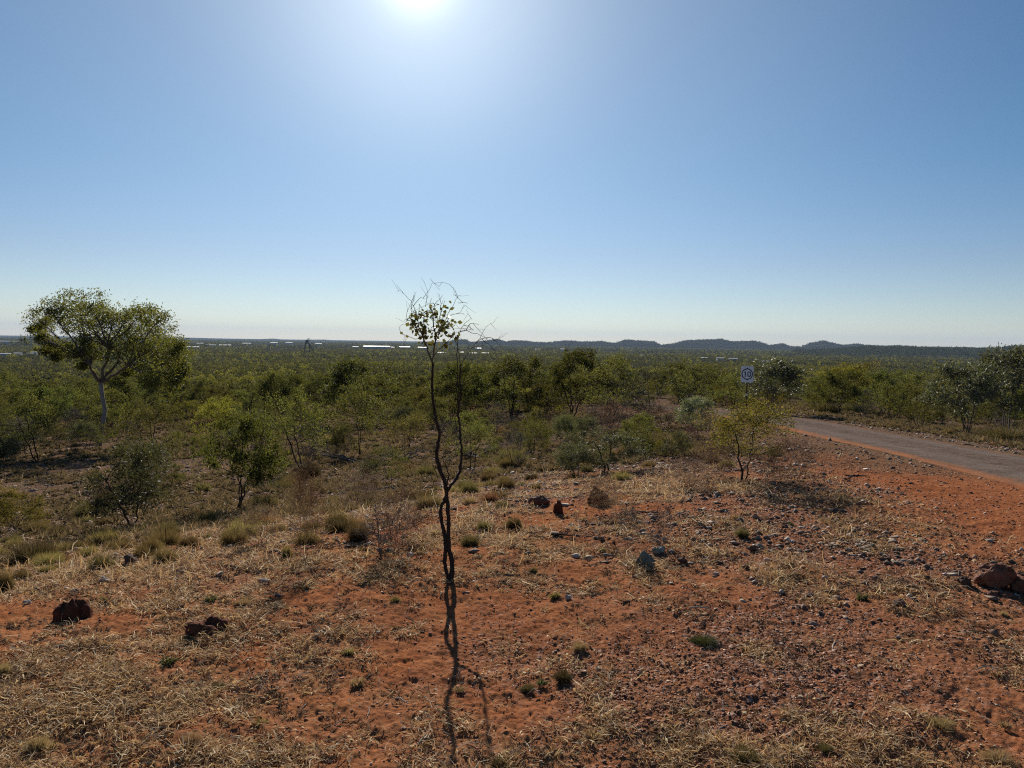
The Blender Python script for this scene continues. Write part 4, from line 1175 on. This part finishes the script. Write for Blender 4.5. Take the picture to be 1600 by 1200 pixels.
rock(1600, 930, 40, 34, 'rock_red', 'red boulder cut by the right edge behind the big one', box=.4)
rock(1536, 915, 30, 16, 'rock_red', 'small red rock leaning against the left side of the big boulder', box=.6)
rock(1512, 918, 26, 17, 'rock_dark', 'dark rock at the left end of the boulder pile', box=.5)
rock(1555, 935, 26, 12, 'rock_red', 'flat reddish rock in front of the big red boulder', box=.7)
rock(1578, 938, 24, 12, 'rock_red', 'small reddish flat rock low in front of the boulder pile', box=.6)
rock(1410, 948, 26, 10, 'rock_dark', 'low dark rock with a straw tuft in the open ground at right', box=.4)
rock(888, 938, 14, 9, 'rock_pale', 'small pale-topped stone alone right of the sapling shadow', box=.6)
rock(839, 973, 13, 6, 'rock_pale', 'pinkish flat stone below the small pale-topped stone', box=.7)
rock(900, 872, 18, 6, 'rock_pale', 'white flat stones left of the pointed grey-green rock', box=.6)
rock(1067, 880, 18, 8, 'rock_dark', 'dark stone just right of the pointed grey-green rock', box=.5)
rock(1176, 862, 16, 10, 'rock_dark', 'dark stone in open ground between pointed rock and road verge', box=.5)
rock(840, 792, 42, 16, 'rock_red', 'reddish low rock left of the two termite mounds', box=.35)
rock(1040, 848, 10, 9, 'rock_pale', 'tiny white stone at the foot of the bare forked stick', box=.5)
rock(412, 912, 24, 7, 'rock_pale', 'pale flat stone slab in the straw left of the sapling', box=.8)
rock(200, 885, 34, 18, 'rock_dark', 'dark rock at the left foot of the yellow tussocks', box=.4)
rock(700, 800, 13, 6, 'rock_pale', 'pale stone just behind the twisted sapling stems', box=.6)
rock(722, 812, 12, 5, 'rock_pale', 'white flat stone close right of the twisted stems', box=.7)
rock(870, 1140, 8, 4, 'rock_pale', 'tiny white pebble alone on red earth at bottom centre', box=.5)
for (px, py, w) in ((115, 928, 18), (40, 946, 16), (160, 912, 22), (440, 866, 14), (548, 892, 12), (640, 870, 14), (592, 862, 12), (940, 845, 14), (982, 846, 12), (1290, 905, 12), (1330, 840, 14), (1350, 870, 12), (1450, 905, 12), (1200, 880, 14), (1120, 900, 12), (1240, 850, 14), (1380, 915, 12), (590, 990, 8), (495, 995, 7), (660, 990, 8), (946, 1100, 7), (1130, 1112, 8)):
    rock(px, py, w, w * .45, 'rock_pale' if (px + py) % 3 else 'rock_dark', 'small loose stone lying on the foreground earth', box=.6, group='small loose stones on the foreground', name='stone', cat='stone')

def mound(px, py, w, h, label, name='termite_mound', cat='termite mound', rough=.18, mat='termite', dscale=.8):
    p = at(px, py); dist = p.y; sx = w / FPX * dist; sz = h / FPX * dist
    o = obj(name, mound_mesh(rng, sx, sx * dscale, sz, rough), M[mat]); o.location = (p.x, p.y + sx * dscale * .4, p.z - .01)
    tag(o, label, cat); return o
mound(105, 972, 58, 32, 'dark rounded termite mound in the straw at lower left', rough=.12)
mound(316, 998, 70, 24, 'low crumbled red mound in the straw right of the dark mound', rough=.25)
mound(344, 985, 24, 18, 'small dark lump at the right end of the crumbled mound', rough=.1)
mound(872, 803, 16, 21, 'narrow red termite mound left of the pointed one', rough=.14)
mound(935, 790, 36, 27, 'pointed red termite mound overgrown with dry twigs', rough=.22)

def stick(px, py, ln_px, ang, r=.006, mat='stick', label=None, fork=False, arch=.008):
    p = at(px, py); dist = p.y; L = ln_px / FPX * dist
    mb = MB(); a = R(ang); d = np.array([math.cos(a), math.sin(a), 0])
    q = np.array([d * L * t for t in (-.5, -.25, 0, .25, .5)]) + rng.normal(size=(5, 3)) * L * .03
    q[:, 2] = [hh(p.x + v[0], p.y + v[1]) - p.z + r * 1.5 + arch * z for v, z in zip(q, (0, .5, 1, .6, .0))]
    mb.tube(q, np.array([.8, 1, 1, .8, .45]) * r, 5)
    if fork:
        s = q[2]; t = s + np.array([d[1], -d[0], 0]) * L * .35 + d * L * .25; t[2] = hh(p.x + t[0], p.y + t[1]) - p.z + r
        mb.tube(bez(s, (s + t) / 2 + np.array([0, 0, arch]), t, 4, .004, rng), np.array([.7, .6, .5, .3]) * r, 4)
    o = obj('fallen_stick', mb.mesh('stick'), M[mat]); o.location = p
    tag(o, label or 'thin bleached stick lying on the foreground ground', 'stick', 'thin bleached sticks on the foreground' if not label else None)
stick(1304, 1008, 44, 60, .004, label='pale forked stick lying upright-Y shaped on gravel at lower right', fork=True)
stick(660, 1160, 34, 70, .005, label='pale forked stick near the bottom edge left of the sapling shadow', fork=True)
stick(1094, 952, 34, -5, .005, label='straight white stick on gravel right of the pointed rock')
stick(96, 1014, 22, 10, .006, label='short white stick below the dark termite mound')
stick(100, 1036, 16, 60, .006, label='short thick pale stick among straw at lower left')
stick(188, 1140, 50, 80, .003, label='long curved straw-coloured twig near the bottom left corner')
stick(826, 1170, 40, -65, .002, label='long thin curved twig at the bottom centre right of the sapling shadow')
stick(640, 970, 34, -45, .003, label='thin dark diagonal stick left of the sapling shadow', mat='bark_grey')
stick(958, 872, 30, 4, .008, label='grey stick left of the pointed grey-green rock', mat='bark_grey')
stick(1010, 802, 36, -8, .008, label='dark burnt log in open ground above the pointed rock', mat='bark', arch=0)
stick(880, 838, 34, -10, .008, label='dark short log between sapling and pointed rock', mat='bark', arch=0)
stick(1340, 745, 34, -6, .010, label='dark low branch lying right of the orange dry bush', mat='bark', arch=0)
for k in range(34):
    px, py = rng.uniform(20, 1580), rng.uniform(860, 1190)
    stick(px, py, rng.uniform(14, 36), rng.uniform(0, 180), rng.uniform(.0018, .0035), arch=rng.uniform(0, .03))

def fallen_branch(px, py, w, h, label, seed):
    p = at(px, py); dist = p.y; Wm = w / FPX * dist; Hm = h / FPX * dist
    r_ = np.random.default_rng(seed); mb = MB()
    for k in range(7):
        a = np.array([r_.normal() * .05, r_.normal() * .1, .03]); s = 1 if k % 2 else -1
        e_ = np.array([s * Wm * r_.uniform(.25, .55), r_.normal() * .5, Hm * r_.uniform(.1, 1.0)])
        c = bez(a, (a + e_) / 2 + np.array([0, 0, Hm * .5]), e_, 7, .02, r_); mb.tube(c, np.linspace(.03, .008, 7), 5)
        for _ in range(9):
            q = c[r_.integers(2, 7)]; d = np.array([s * .6, 0, .3]) + r_.normal(size=3) * .6; ln = r_.uniform(.15, .5)
            t = q + d * ln; t[2] = max(t[2], 0.0)
            mb.tube(bez(q, (q + t) / 2 + r_.normal(size=3) * .04, t, 4, .01, r_), [.008, .006, .004, .002], 3)
    o = obj('fallen_branch', mb.mesh('branch'), M['bark_grey']); o.location = p
    tag(o, label, 'branch')
fallen_branch(555, 725, 130, 16, 'grey fallen branch arching over stones left of the sapling', 4)
fallen_branch(628, 722, 70, 18, 'pale fallen branches fanned out beside the sapling stem', 6)
fallen_branch(745, 572 + 145, 60, 10, 'small dead branch lying right of the sapling stem', 9)

# ------------------------------------------------------------------ tussocks
TUS = [tussock_mesh(np.random.default_rng(k), .5, .46, 1500, .0042) for k in range(4)]
TUL = [tussock_mesh(np.random.default_rng(40 + k), .5, .46, 420, .010) for k in range(3)]
TUG = [tussock_mesh(np.random.default_rng(60 + k), .5, .46, 150, .022, 1.0, .5) for k in range(4)]     # loose tufts
tcount = [0]
def put_tus(loc, w, h, mat='spinifex', near=True, label=None, meshes=None, nm='grass_tussock'):
    base = (meshes or (TUS if near else TUL)); k = tcount[0]; tcount[0] += 1
    me = base[k % len(base)]
    key = (me.name, mat)
    if key not in TCACHE:
        m2 = me.copy(); m2.materials.clear(); m2.materials.append(M[mat]); TCACHE[key] = m2
    o = bpy.data.objects.new(nm, TCACHE[key]); COL.objects.link(o)
    o.location = loc; o.rotation_euler = (0, 0, random.uniform(0, 6.28)); o.scale = (w, w * random.uniform(.85, 1.15), h / .46)
    ALL.append((o, 'tus_' + mat, label)); return o
TCACHE = {}
HT = [ # px, py, width px, height px, material, label
 (235, 868, 38, 34, 'spinifex', 'yellow tussock directly below the grey-leaved shrub'), (258, 880, 34, 28, 'spinifex', 'yellow tussock right of the one below the grey-leaved shrub'),
 (222, 875, 26, 26, 'spinifex', 'small yellow tussock touching the dark rock'), (52, 878, 80, 34, 'spinifex_green', 'wide yellow-green tussock near the left edge'),
 (60, 832, 30, 20, 'spinifex', 'small tussock above the wide yellow-green one'), (90, 838, 28, 18, 'spinifex_green', 'small dark tussock right above the wide yellow-green one'),
 (165, 850, 44, 24, 'spinifex', 'brown tussock left below the grey-leaved shrub'), (262, 838, 40, 26, 'spinifex_green', 'dark tussock right of the grey-leaved shrub trunk'),
 (295, 855, 34, 20, 'spinifex', 'straw tussock right of the yellow tussocks'), (10, 775, 36, 22, 'straw_blade', 'pale straw tussock at the left edge above the yellow bush'),
 (140, 808, 50, 28, 'spinifex_green', 'dark round tussock left of the grey-leaved shrub'), (8, 925, 26, 40, 'spinifex', 'dark tussock at the left edge above the termite mound'),
 (4, 1055, 24, 36, 'straw_blade', 'straw tuft cut by the left edge low in the picture'), (412, 795, 44, 24, 'spinifex_green', 'tussock at the foot of the leafy green shrub'),
 (485, 745, 34, 22, 'spinifex_green', 'green tussock right of the bent dark trunk'), (515, 694, 26, 16, 'spinifex', 'brown tussock left of a pair in the clearing'), (530, 692, 24, 16, 'spinifex', 'brown tussock right of a pair in the clearing'),
 (803, 825, 26, 20, 'spinifex_green', 'small upright green tussock right of the sapling stems'), (734, 852, 30, 18, 'spinifex_green', 'low green tuft right of the crossing stems'), (755, 828, 22, 16, 'spinifex_green', 'green tuft between two others right of the sapling'),
 (735, 788, 30, 20, 'straw_blade', 'pale green tussock behind the fork of the sapling'), (765, 785, 26, 18, 'orange_grass', 'orange tussock right of the fork of the sapling'), (785, 795, 24, 14, 'spinifex_green', 'small tussock right of the orange one'),
 (800, 727, 54, 30, 'spinifex_green', 'large dark dome tussock in the clearing right of the sapling'), (772, 742, 36, 14, 'spinifex', 'low tussock left of the large dark dome'),
 (560, 845, 40, 34, 'spinifex', 'yellow-brown tussock left of the bare brown shrub'), (480, 850, 44, 22, 'spinifex', 'tussock behind the tall wispy plant'), (448, 870, 18, 20, 'spinifex', 'small upright tussock left of the tall wispy plant'),
 (1004, 706, 60, 34, 'spinifex_green', 'green grassy tussock behind the wide low grey shrub'), (1437, 650, 36, 20, 'spinifex_green', 'round green tussock on the stony far side of the road'),
 (1465, 656, 20, 12, 'spinifex', 'small tussock right of the round one across the road'), (1575, 690, 84, 26, 'spinifex_green', 'dark wide tussock under the silvery shrubs at the right edge'), (1290, 645, 46, 18, 'spinifex_green', 'dark tussock left under the yellow domed shrubs'), (1330, 645, 40, 16, 'spinifex_green', 'dark tussock right under the yellow domed shrubs'),
 (880, 1062, 36, 24, 'spinifex_green', 'small dark green weed tuft right of the sapling shadow'), (825, 1078, 28, 14, 'spinifex_green', 'flat dark weed left of the small weed tuft'), (1165, 1190, 62, 40, 'spinifex_green', 'dark leafy weed at the bottom edge right of centre'),
 (1232, 1120, 44, 22, 'straw_blade', 'grey-green straw tuft at the lower right'), (1290, 1175, 30, 24, 'spinifex_green', 'green tuft near the bottom edge at right'), (1470, 1135, 46, 24, 'straw_blade', 'straw tuft with a dark shadow at lower right'), (1560, 1190, 50, 30, 'straw_blade', 'straw tuft near the bottom right corner'),
 (1160, 838, 24, 14, 'spinifex_green', 'low green tuft in open ground below the rust-yellow shrub'), (905, 1015, 30, 20, 'straw_blade', 'pale straw tuft in the middle of the foreground'), (1100, 1005, 50, 20, 'leaf_grey', 'grey-green flat weed on red earth right of centre'),
 (60, 1170, 40, 34, 'straw_blade', 'straw tuft near the bottom left corner'), (300, 1160, 34, 26, 'straw_blade', 'small straw tuft beside dark twigs near the bottom left'), (380, 945, 28, 16, 'straw_blade', 'grey straw tuft on bare earth left of centre'), (340, 1075, 26, 16, 'spinifex_green', 'small dark weed on bare earth at lower left'),
]
for (px, py, w, h, mt, lab) in HT:
    p = at(px, py); dist = p.y
    loose = mt == 'straw_blade' or py > 950
    put_tus((p.x, p.y, p.z), w / FPX * dist * (1.15 if loose else 1.3), h / FPX * dist * (.7 if loose else 1.15), mt, True, lab, None, 'grass_tussock')
    if not loose: taken.append((p.x, p.y, w / FPX * dist * .4))
cnt = 0; tries = 0
while cnt < 245 and tries < 30000:
    tries += 1
    a = R(rng.uniform(-38, 38)); r = math.exp(rng.uniform(math.log(6.5), math.log(46)))
    x, y = r * math.sin(a), r * math.cos(a)
    s = float(road_s(x, y))
    if abs(s) < 2.6 or (s < 0 and s > -5): continue
    if rng.random() > (.25 + .75 * sstep(-.3, .25, fbm(x * .25, y * .25, 3, 14))): continue
    lim = np.interp(math.degrees(a), [-38, -20, 0, 15, 38], [5.0, 6.0, 8.5, 11, 15])
    if r < lim: continue
    if any((x - q[0]) ** 2 + (y - q[1]) ** 2 < (q[2] * .6) ** 2 for q in taken): continue
    w = rng.uniform(.16, .55) * (1 if r > 15 else .7)
    mt = ['spinifex', 'spinifex_green', 'spinifex', 'spinifex_green', 'orange_grass' if rng.random() < .3 else 'spinifex'][rng.integers(0, 5)]
    put_tus((x, y, hh(x, y) - .01), w, w * rng.uniform(.4, .65), mt, r < 16)
    taken.append((x, y, w * .8)); cnt += 1

# low straw tufts rooted in the foreground earth
cnt = 0
while cnt < 75:
    a = R(rng.uniform(-37, 37)); r = rng.uniform(2.5, 8.5); x, y = r * math.sin(a), r * math.cos(a)
    d_, s_m, v_, f_ = masks(np.array([x]), np.array([y]))
    if rng.random() > .15 + 1.2 * float(d_[0]) or float(road_s(x, y)) > -3: continue
    w = rng.uniform(.05, .13); mt = ['straw_blade', 'straw_blade', 'spinifex', 'spinifex_green', 'leaf_grey'][rng.integers(0, 5)]
    put_tus((x, y, hh(x, y) - .004), w, w * rng.uniform(.3, .6), mt, True, None, TUG, 'grass_tuft'); cnt += 1

# ------------------------------------------------------------------ stuff scattered on the ground
def wedge_pts(rng, n, r0, r1, a=40, power=2.0):
    """random points, density falling with distance"""
    u = rng.random(n); r = (r0 ** power + u * (r1 ** power - r0 ** power)) ** (1 / power) if power else np.exp(np.log(r0) + u * np.log(r1 / r0))
    t = np.radians(rng.uniform(-a, a, n)); return r * np.sin(t), r * np.cos(t), r

def stones(name, n, r0, r1, smin, smax, mat, seed, label, thr=.3, power=0, flat=.55, inv=False):
    rng = np.random.default_rng(seed)
    x, y, r = wedge_pts(rng, n, r0, r1, power=power)
    dry, st, vg, far = masks(x, y); s = road_s(x, y)
    keep = (rng.random(n) < np.clip((st - thr) * 1.8 + .16, 0.07, 1) * (1 - .2 * vg)) & ((np.abs(s) > RHW + .02) | (rng.random(n) < .01))
    x, y, r = x[keep], y[keep], r[keep]; n = len(x)
    z = H(x, y) + H_fine(x, y)
    sz = smin + (smax - smin) * rng.random(n) ** 4.5
    sz = sz * (1 + r / 22.)
    base = np.array([(1, 0, 0), (0, 1, 0), (-1, 0, 0), (0, -1, 0), (0, 0, 1), (0, 0, -1)], float)
    V = base[None] + rng.normal(size=(n, 6, 3)) * .30
    V *= np.array([1, 1, flat]) * sz[:, None, None] * .5 * rng.uniform(.6, 1.3, (n, 1, 3))
    ang = rng.uniform(0, 6.28, n); c, s_ = np.cos(ang)[:, None], np.sin(ang)[:, None]
    X = V[..., 0] * c - V[..., 1] * s_; Y = V[..., 0] * s_ + V[..., 1] * c
    V = np.stack([X + x[:, None], Y + y[:, None], V[..., 2] + (z + sz * flat * .10)[:, None]], -1).reshape(-1, 3)
    f = np.array([(0, 1, 4), (1, 2, 4), (2, 3, 4), (3, 0, 4), (1, 0, 5), (2, 1, 5), (3, 2, 5), (0, 3, 5)])
    F = (f[None] + (np.arange(n) * 6)[:, None, None]).reshape(-1, 3)
    o = obj(name, mesh_np(name, V, F), M[mat]); tag(o, label, 'gravel', None, 'stuff')
stones('gravel', 330000, 2.1, 13, .0035, .017, 'gravel', 1, 'reddish brown gravel strewn over the foreground earth', .25)
stones('loose_stones', 26000, 4.5, 60, .012, .065, 'gravel_pale', 2, 'greyish stone chips scattered over the slope and clearing', .45)
stones('verge_gravel', 110000, 6, 30, .006, .030, 'gravel', 4, 'fine reddish gravel over the slope and the road shoulder', -.1)
stones('roadside_stones', 34000, 6, 55, .015, .07, 'slope_stone', 3, 'dark broken stones across the slope and beside the road', .3)

def straw(name, n, r0, r1, lmin, lmax, w, seed, label, thr, lift, mat='straw', power=0):
    rng = np.random.default_rng(seed)
    x, y, r = wedge_pts(rng, n, r0, r1, power=power)
    dry, st, vg, far = masks(x, y)
    cl = vnoise(x * 9, y * 9, 101) * .5 + vnoise(x * 3.2, y * 3.2, 102) * .5
    keep = (rng.random(n) < np.clip((dry - thr) * 1.6 + .04, 0, 1) * np.clip(.42 + cl * 2.1, .03, 1)) & (np.abs(road_s(x, y)) > RHW + .5)
    x, y, r, cl = x[keep], y[keep], r[keep], cl[keep]; n = len(x)
    z = H(x, y) + H_fine(x, y)
    th = rng.uniform(0, 6.28, n); el = np.abs(rng.normal(size=n)) * lift
    L = rng.uniform(lmin, lmax, n) * (1 + r / 30); ww = w * (1 + r / 7) * rng.uniform(.6, 1.4, n)
    d = np.stack([np.cos(th) * np.cos(el), np.sin(th) * np.cos(el), np.sin(el)], 1)
    b0 = np.stack([x, y, z + rng.uniform(0, .012, n)], 1)
    tip = b0 + d * L[:, None]; bend = rng.normal(size=(n, 3)) * .12 * L[:, None]; bend[:, 2] = np.abs(bend[:, 2]) * .8
    mid = (b0 + tip) / 2 + bend; tip[:, 2] = np.maximum(tip[:, 2] - .3 * bend[:, 2], z + .002)
    s = np.cross(d, np.array([0, 0, 1.]) + rng.normal(size=(n, 3)) * .5); s /= np.linalg.norm(s, axis=1)[:, None] + 1e-9; s *= ww[:, None] * .5
    V = np.stack([b0 - s, b0 + s, mid + s, mid - s, tip + s * .3, tip - s * .3], 1).reshape(-1, 3)
    i = np.arange(n)[:, None] * 6
    F = np.concatenate([i + np.array([0, 1, 2, 3]), i + np.array([3, 2, 4, 5])])
    o = obj(name, mesh_np(name, V, F), M[mat]); tag(o, label, 'dry grass', None, 'stuff')
straw('dry_grass', 420000, 2.2, 13, .02, .075, .0022, 5, 'matted straw and short dry grass over the red foreground', .22, .35)
straw('standing_dry_grass', 80000, 5, 48, .03, .12, .0024, 6, 'thin standing dry grass where the ground falls away', .25, .9)
straw('leaf_litter', 150000, 2.2, 30, .006, .026, .0055, 7, 'dead leaves and litter strewn between the stones', .10, .3)

def clumps(name, n, r0, r1, seed, mat, label, thr, kb=30, rad=(.03, .10), hg=(.3, .6)):
    """ragged rooted clumps of dead grass; together they are ground cover nobody could count"""
    rng = np.random.default_rng(seed)
    x, y, r = wedge_pts(rng, n, r0, r1, power=.4)
    dry, st, vg, far = masks(x, y)
    cl = vnoise(x * 2.1, y * 2.1, 201)
    keep = (rng.random(n) < np.clip((dry - thr) * 1.5 + .12 + cl * .25, 0.02, 1) * (1 - .9 * vg)) & (np.abs(road_s(x, y)) > RHW + .6)
    x, y, r = x[keep], y[keep], r[keep]; n = len(x); z = H(x, y) + H_fine(x, y)
    R_ = rng.uniform(*rad, n) ** 1.0 * (1 + r / 25); hh_ = R_ * rng.uniform(*hg, n)
    th = rng.uniform(0, 6.28, (n, kb)); q = rng.uniform(.5, 1.15, (n, kb))
    lean = rng.uniform(0, 6.28, n)[:, None]
    b0 = np.stack([x[:, None] + np.cos(th) * R_[:, None] * .35 * q, y[:, None] + np.sin(th) * R_[:, None] * .35 * q, np.broadcast_to(z[:, None], th.shape) - .004], -1)
    d2 = th + rng.normal(size=(n, kb)) * .7
    tip = b0 + np.stack([np.cos(d2) * R_[:, None] * q * .8 + np.cos(lean) * R_[:, None] * .3, np.sin(d2) * R_[:, None] * q * .8 + np.sin(lean) * R_[:, None] * .3, hh_[:, None] * rng.uniform(.1, 1.4, (n, kb))], -1)
    mid = (b0 + tip) / 2; mid[..., 2] += hh_[:, None] * rng.uniform(.2, .8, (n, kb))
    sd = np.cross(tip - b0, rng.normal(size=(n, kb, 3))); sd /= np.linalg.norm(sd, axis=2)[..., None] + 1e-9
    sd *= (.0007 * (1 + r / 4))[:, None, None] * rng.uniform(.6, 1.5, (n, kb, 1))
    V = np.stack([b0 - sd, b0 + sd, mid + sd, mid - sd, tip + sd * .3, tip - sd * .3], 2).reshape(-1, 3)
    i = np.arange(n * kb)[:, None] * 6
    F = np.concatenate([i + np.array([0, 1, 2, 3]), i + np.array([3, 2, 4, 5])])
    tag(obj(name, mesh_np(name, V, F), M[mat]), label, 'dry grass', None, 'stuff')
clumps('dead_grass_clumps', 16000, 2.1, 17, 91, 'straw', 'ragged little clumps of dead straw grass over the foreground', .50, 26, (.014, .052), (.15, .5))
clumps('brown_litter_clumps', 20000, 2.1, 19, 92, 'litter', 'dark brown litter and dead stalks lying over the foreground', .12, 20, (.014, .055), (.1, .32))

# far tussocks as one mass
def far_tussocks():
    rng = np.random.default_rng(12); out = []
    x, y, r = wedge_pts(rng, 17000, 9, 80, power=.7)
    s = road_s(x, y); keep = (np.abs(s) > 2.8) & ~((s < 0) & (s > -4)) & (fbm(x * .25, y * .25, 3, 14) > -.35) & ((r > 13) | (x < -.12 * y))
    x, y, r = x[keep], y[keep], r[keep]; n = len(x); z = H(x, y); k = 38
    w = rng.uniform(.05, .20, n) * (1 + r / 60)
    th = rng.uniform(0, 6.28, (n, k)); ph = np.arccos(rng.uniform(.05, 1, (n, k)))
    d = np.stack([np.sin(ph) * np.cos(th), np.sin(ph) * np.sin(th), np.cos(ph) * .8], -1)
    P = np.stack([x, y, z], -1)[:, None, :]; b0 = P + d * (w * .2)[:, None, None]
    tip = P + d * (w[:, None] * rng.uniform(.6, 1.1, (n, k)))[..., None]
    sd = np.cross(d, rng.normal(size=(n, k, 3))); sd /= np.linalg.norm(sd, axis=2)[..., None] + 1e-9; sd *= (.004 + r * .0005)[:, None, None]
    V = np.stack([b0 - sd, b0 + sd, tip], 2).reshape(-1, 3)
    o = obj('low_tussock_cover', mesh_np('low_tussock_cover', V, np.arange(len(V)).reshape(-1, 3)), M['tuft_far'])
    tag(o, 'many tiny brownish grass tussocks covering the stony clearing', 'grass', None, 'stuff')
far_tussocks()

# ------------------------------------------------------------------ labels for the scattered repeats
ORD = ['first', 'second', 'third', 'fourth', 'fifth', 'sixth', 'seventh', 'eighth', 'ninth', 'tenth', 'eleventh', 'twelfth', 'thirteenth', 'fourteenth', 'fifteenth', 'sixteenth', 'seventeenth', 'eighteenth', 'nineteenth', 'twentieth']
LOOK = {'tus_spinifex': 'straw-brown tussock', 'tus_spinifex_green': 'dull green tussock', 'tus_orange_grass': 'orange tussock', 'tus_straw_blade': 'straw tuft', 'tus_leaf_grey': 'grey weed'}
LOOKS = {'tus_straw_blade': 'low straw tufts', 'tus_leaf_grey': 'flat grey-green weeds', 'dead': 'bare dead shrubs', 'wisp': 'reddish dry bushes', 'olive': 'olive shrubs', 'green': 'dark bushy trees', 'yellow': 'yellow-green shrubs', 'sparse': 'sparse twiggy shrubs', 'grey': 'grey shrubs', 'tus_spinifex': 'straw-brown tussocks', 'tus_spinifex_green': 'dull green tussocks', 'tus_orange_grass': 'orange tussocks'}
def zone(px):
    for lim, z in ((110, 'left of the gum tree'), (260, 'around the gum tree'), (430, 'just right of the gum tree'), (620, 'midway to the sapling'), (760, 'behind the sapling'),
                   (900, 'right of the sapling'), (1060, 'midway to the sign'), (1230, 'around the speed sign'), (1400, 'just right of the sign')):
        if px < lim: return z
    return 'near the right edge'
grp = {}
for (o, kind, lab) in ALL:
    tus = kind.startswith('tus_')
    cat = 'grass tussock' if tus else ('tree' if kind == 'green' else 'shrub')
    tag(o, lab, cat, 'grass tussocks on the slope' if tus else ('dry bare shrubs' if kind in ('dead', 'wisp') else 'shrubs and bushy trees of the scrub'))
    if lab: continue
    p = proj(o.location); r = math.hypot(o.location.x, o.location.y)
    if tus: band = 'bottom foreground' if r < 4.5 else 'open foreground' if r < 9 else 'near slope' if r < 16 else 'middle slope' if r < 28 else 'far clearing'
    else: band = 'near slope' if r < 25 else 'open clearing' if r < 42 and kind in ('sparse', 'dead', 'wisp', 'grey') else 'front row' if r < 58 else 'second row' if r < 76 else 'rear row'
    band = band
    grp.setdefault((kind, zone(p[0]), band), []).append((p[0], r, o))
for (kind, z, band), L in grp.items():
    L.sort(key=lambda q: q[0])
    look = LOOKS[kind]
    for i, (px, r, o) in enumerate(L):
        if len(L) == 1: o['label'] = f'only one of the {look}, {band}, {z}'
        else: o['label'] = f'{ORD[min(i, 19)]} from left of {look}, {band}, {z}'

LMK = {'the sapling base': (704, 908), 'the pointed grey rock': (1010, 878), 'the dark rounded mound': (105, 965), 'the crumbled red mound': (316, 990), 'the red boulder': (1566, 915),
       'the pointed termite mound': (935, 785), 'the bottom left corner': (0, 1200), 'the bottom right corner': (1600, 1200), 'the sapling shadow': (735, 1080), 'the dark weed tuft': (880, 1055),
       'the grey-green flat weed': (1100, 1005), 'the bottom edge leafy weed': (1165, 1185), 'the forked pale stick': (1304, 1008), 'the lower right straw tuft': (1470, 1130)}
gl = {}
for o in list(COL.objects):
    if o.parent is None and str(o.get('label', '')).startswith(('small loose stone lying', 'thin bleached stick lying')):
        q = proj(o.location); lm = min(LMK, key=lambda k: (LMK[k][0] - q[0]) ** 2 + (LMK[k][1] - q[1]) ** 2)
        dx, dy = q[0] - LMK[lm][0], q[1] - LMK[lm][1]
        side = ('left of' if dx < 0 else 'right of') if abs(dx) > abs(dy) else ('beyond' if dy < 0 else 'in front of')
        st_ = 'stone' if 'stone' in o['label'] else 'bleached stick'
        if st_ == 'stone': st_ = 'pale loose stone' if o.data.materials[0].name.startswith('pale') else 'dark loose stone'
        gl.setdefault((st_, side, lm), []).append((math.hypot(dx, dy), o))
for (st_, side, lm), L in gl.items():
    L.sort(key=lambda q: q[0])
    for i, (_, o) in enumerate(L):
        o['label'] = (f'small {st_} lying {side} {lm}' if len(L) == 1 else f"{['nearest', 'second nearest', 'third nearest', 'fourth nearest', 'fifth nearest', 'sixth nearest', 'seventh nearest'][min(i, 6)]} small {st_} {side} {lm}")

# ------------------------------------------------------------------ haze
HZ = True
if HZ:
    bm = bmesh.new(); box_bm(bm, (0, 6000, 60), (17000, 14500, 240))
    m, t, o_ = new_mat('haze_air'); v = t.nodes.new('ShaderNodeVolumePrincipled')
    v.inputs['Color'].default_value = (.50, .70, 1, 1); v.inputs['Density'].default_value = .000055; v.inputs['Anisotropy'].default_value = .0
    t.links.new(v.outputs[0], o_.inputs['Volume'])
    o = bm_obj('haze', bm, m); o['kind'] = 'stuff'; o['label'] = 'thin blue haze over the far plain and hills'; o['category'] = 'haze'
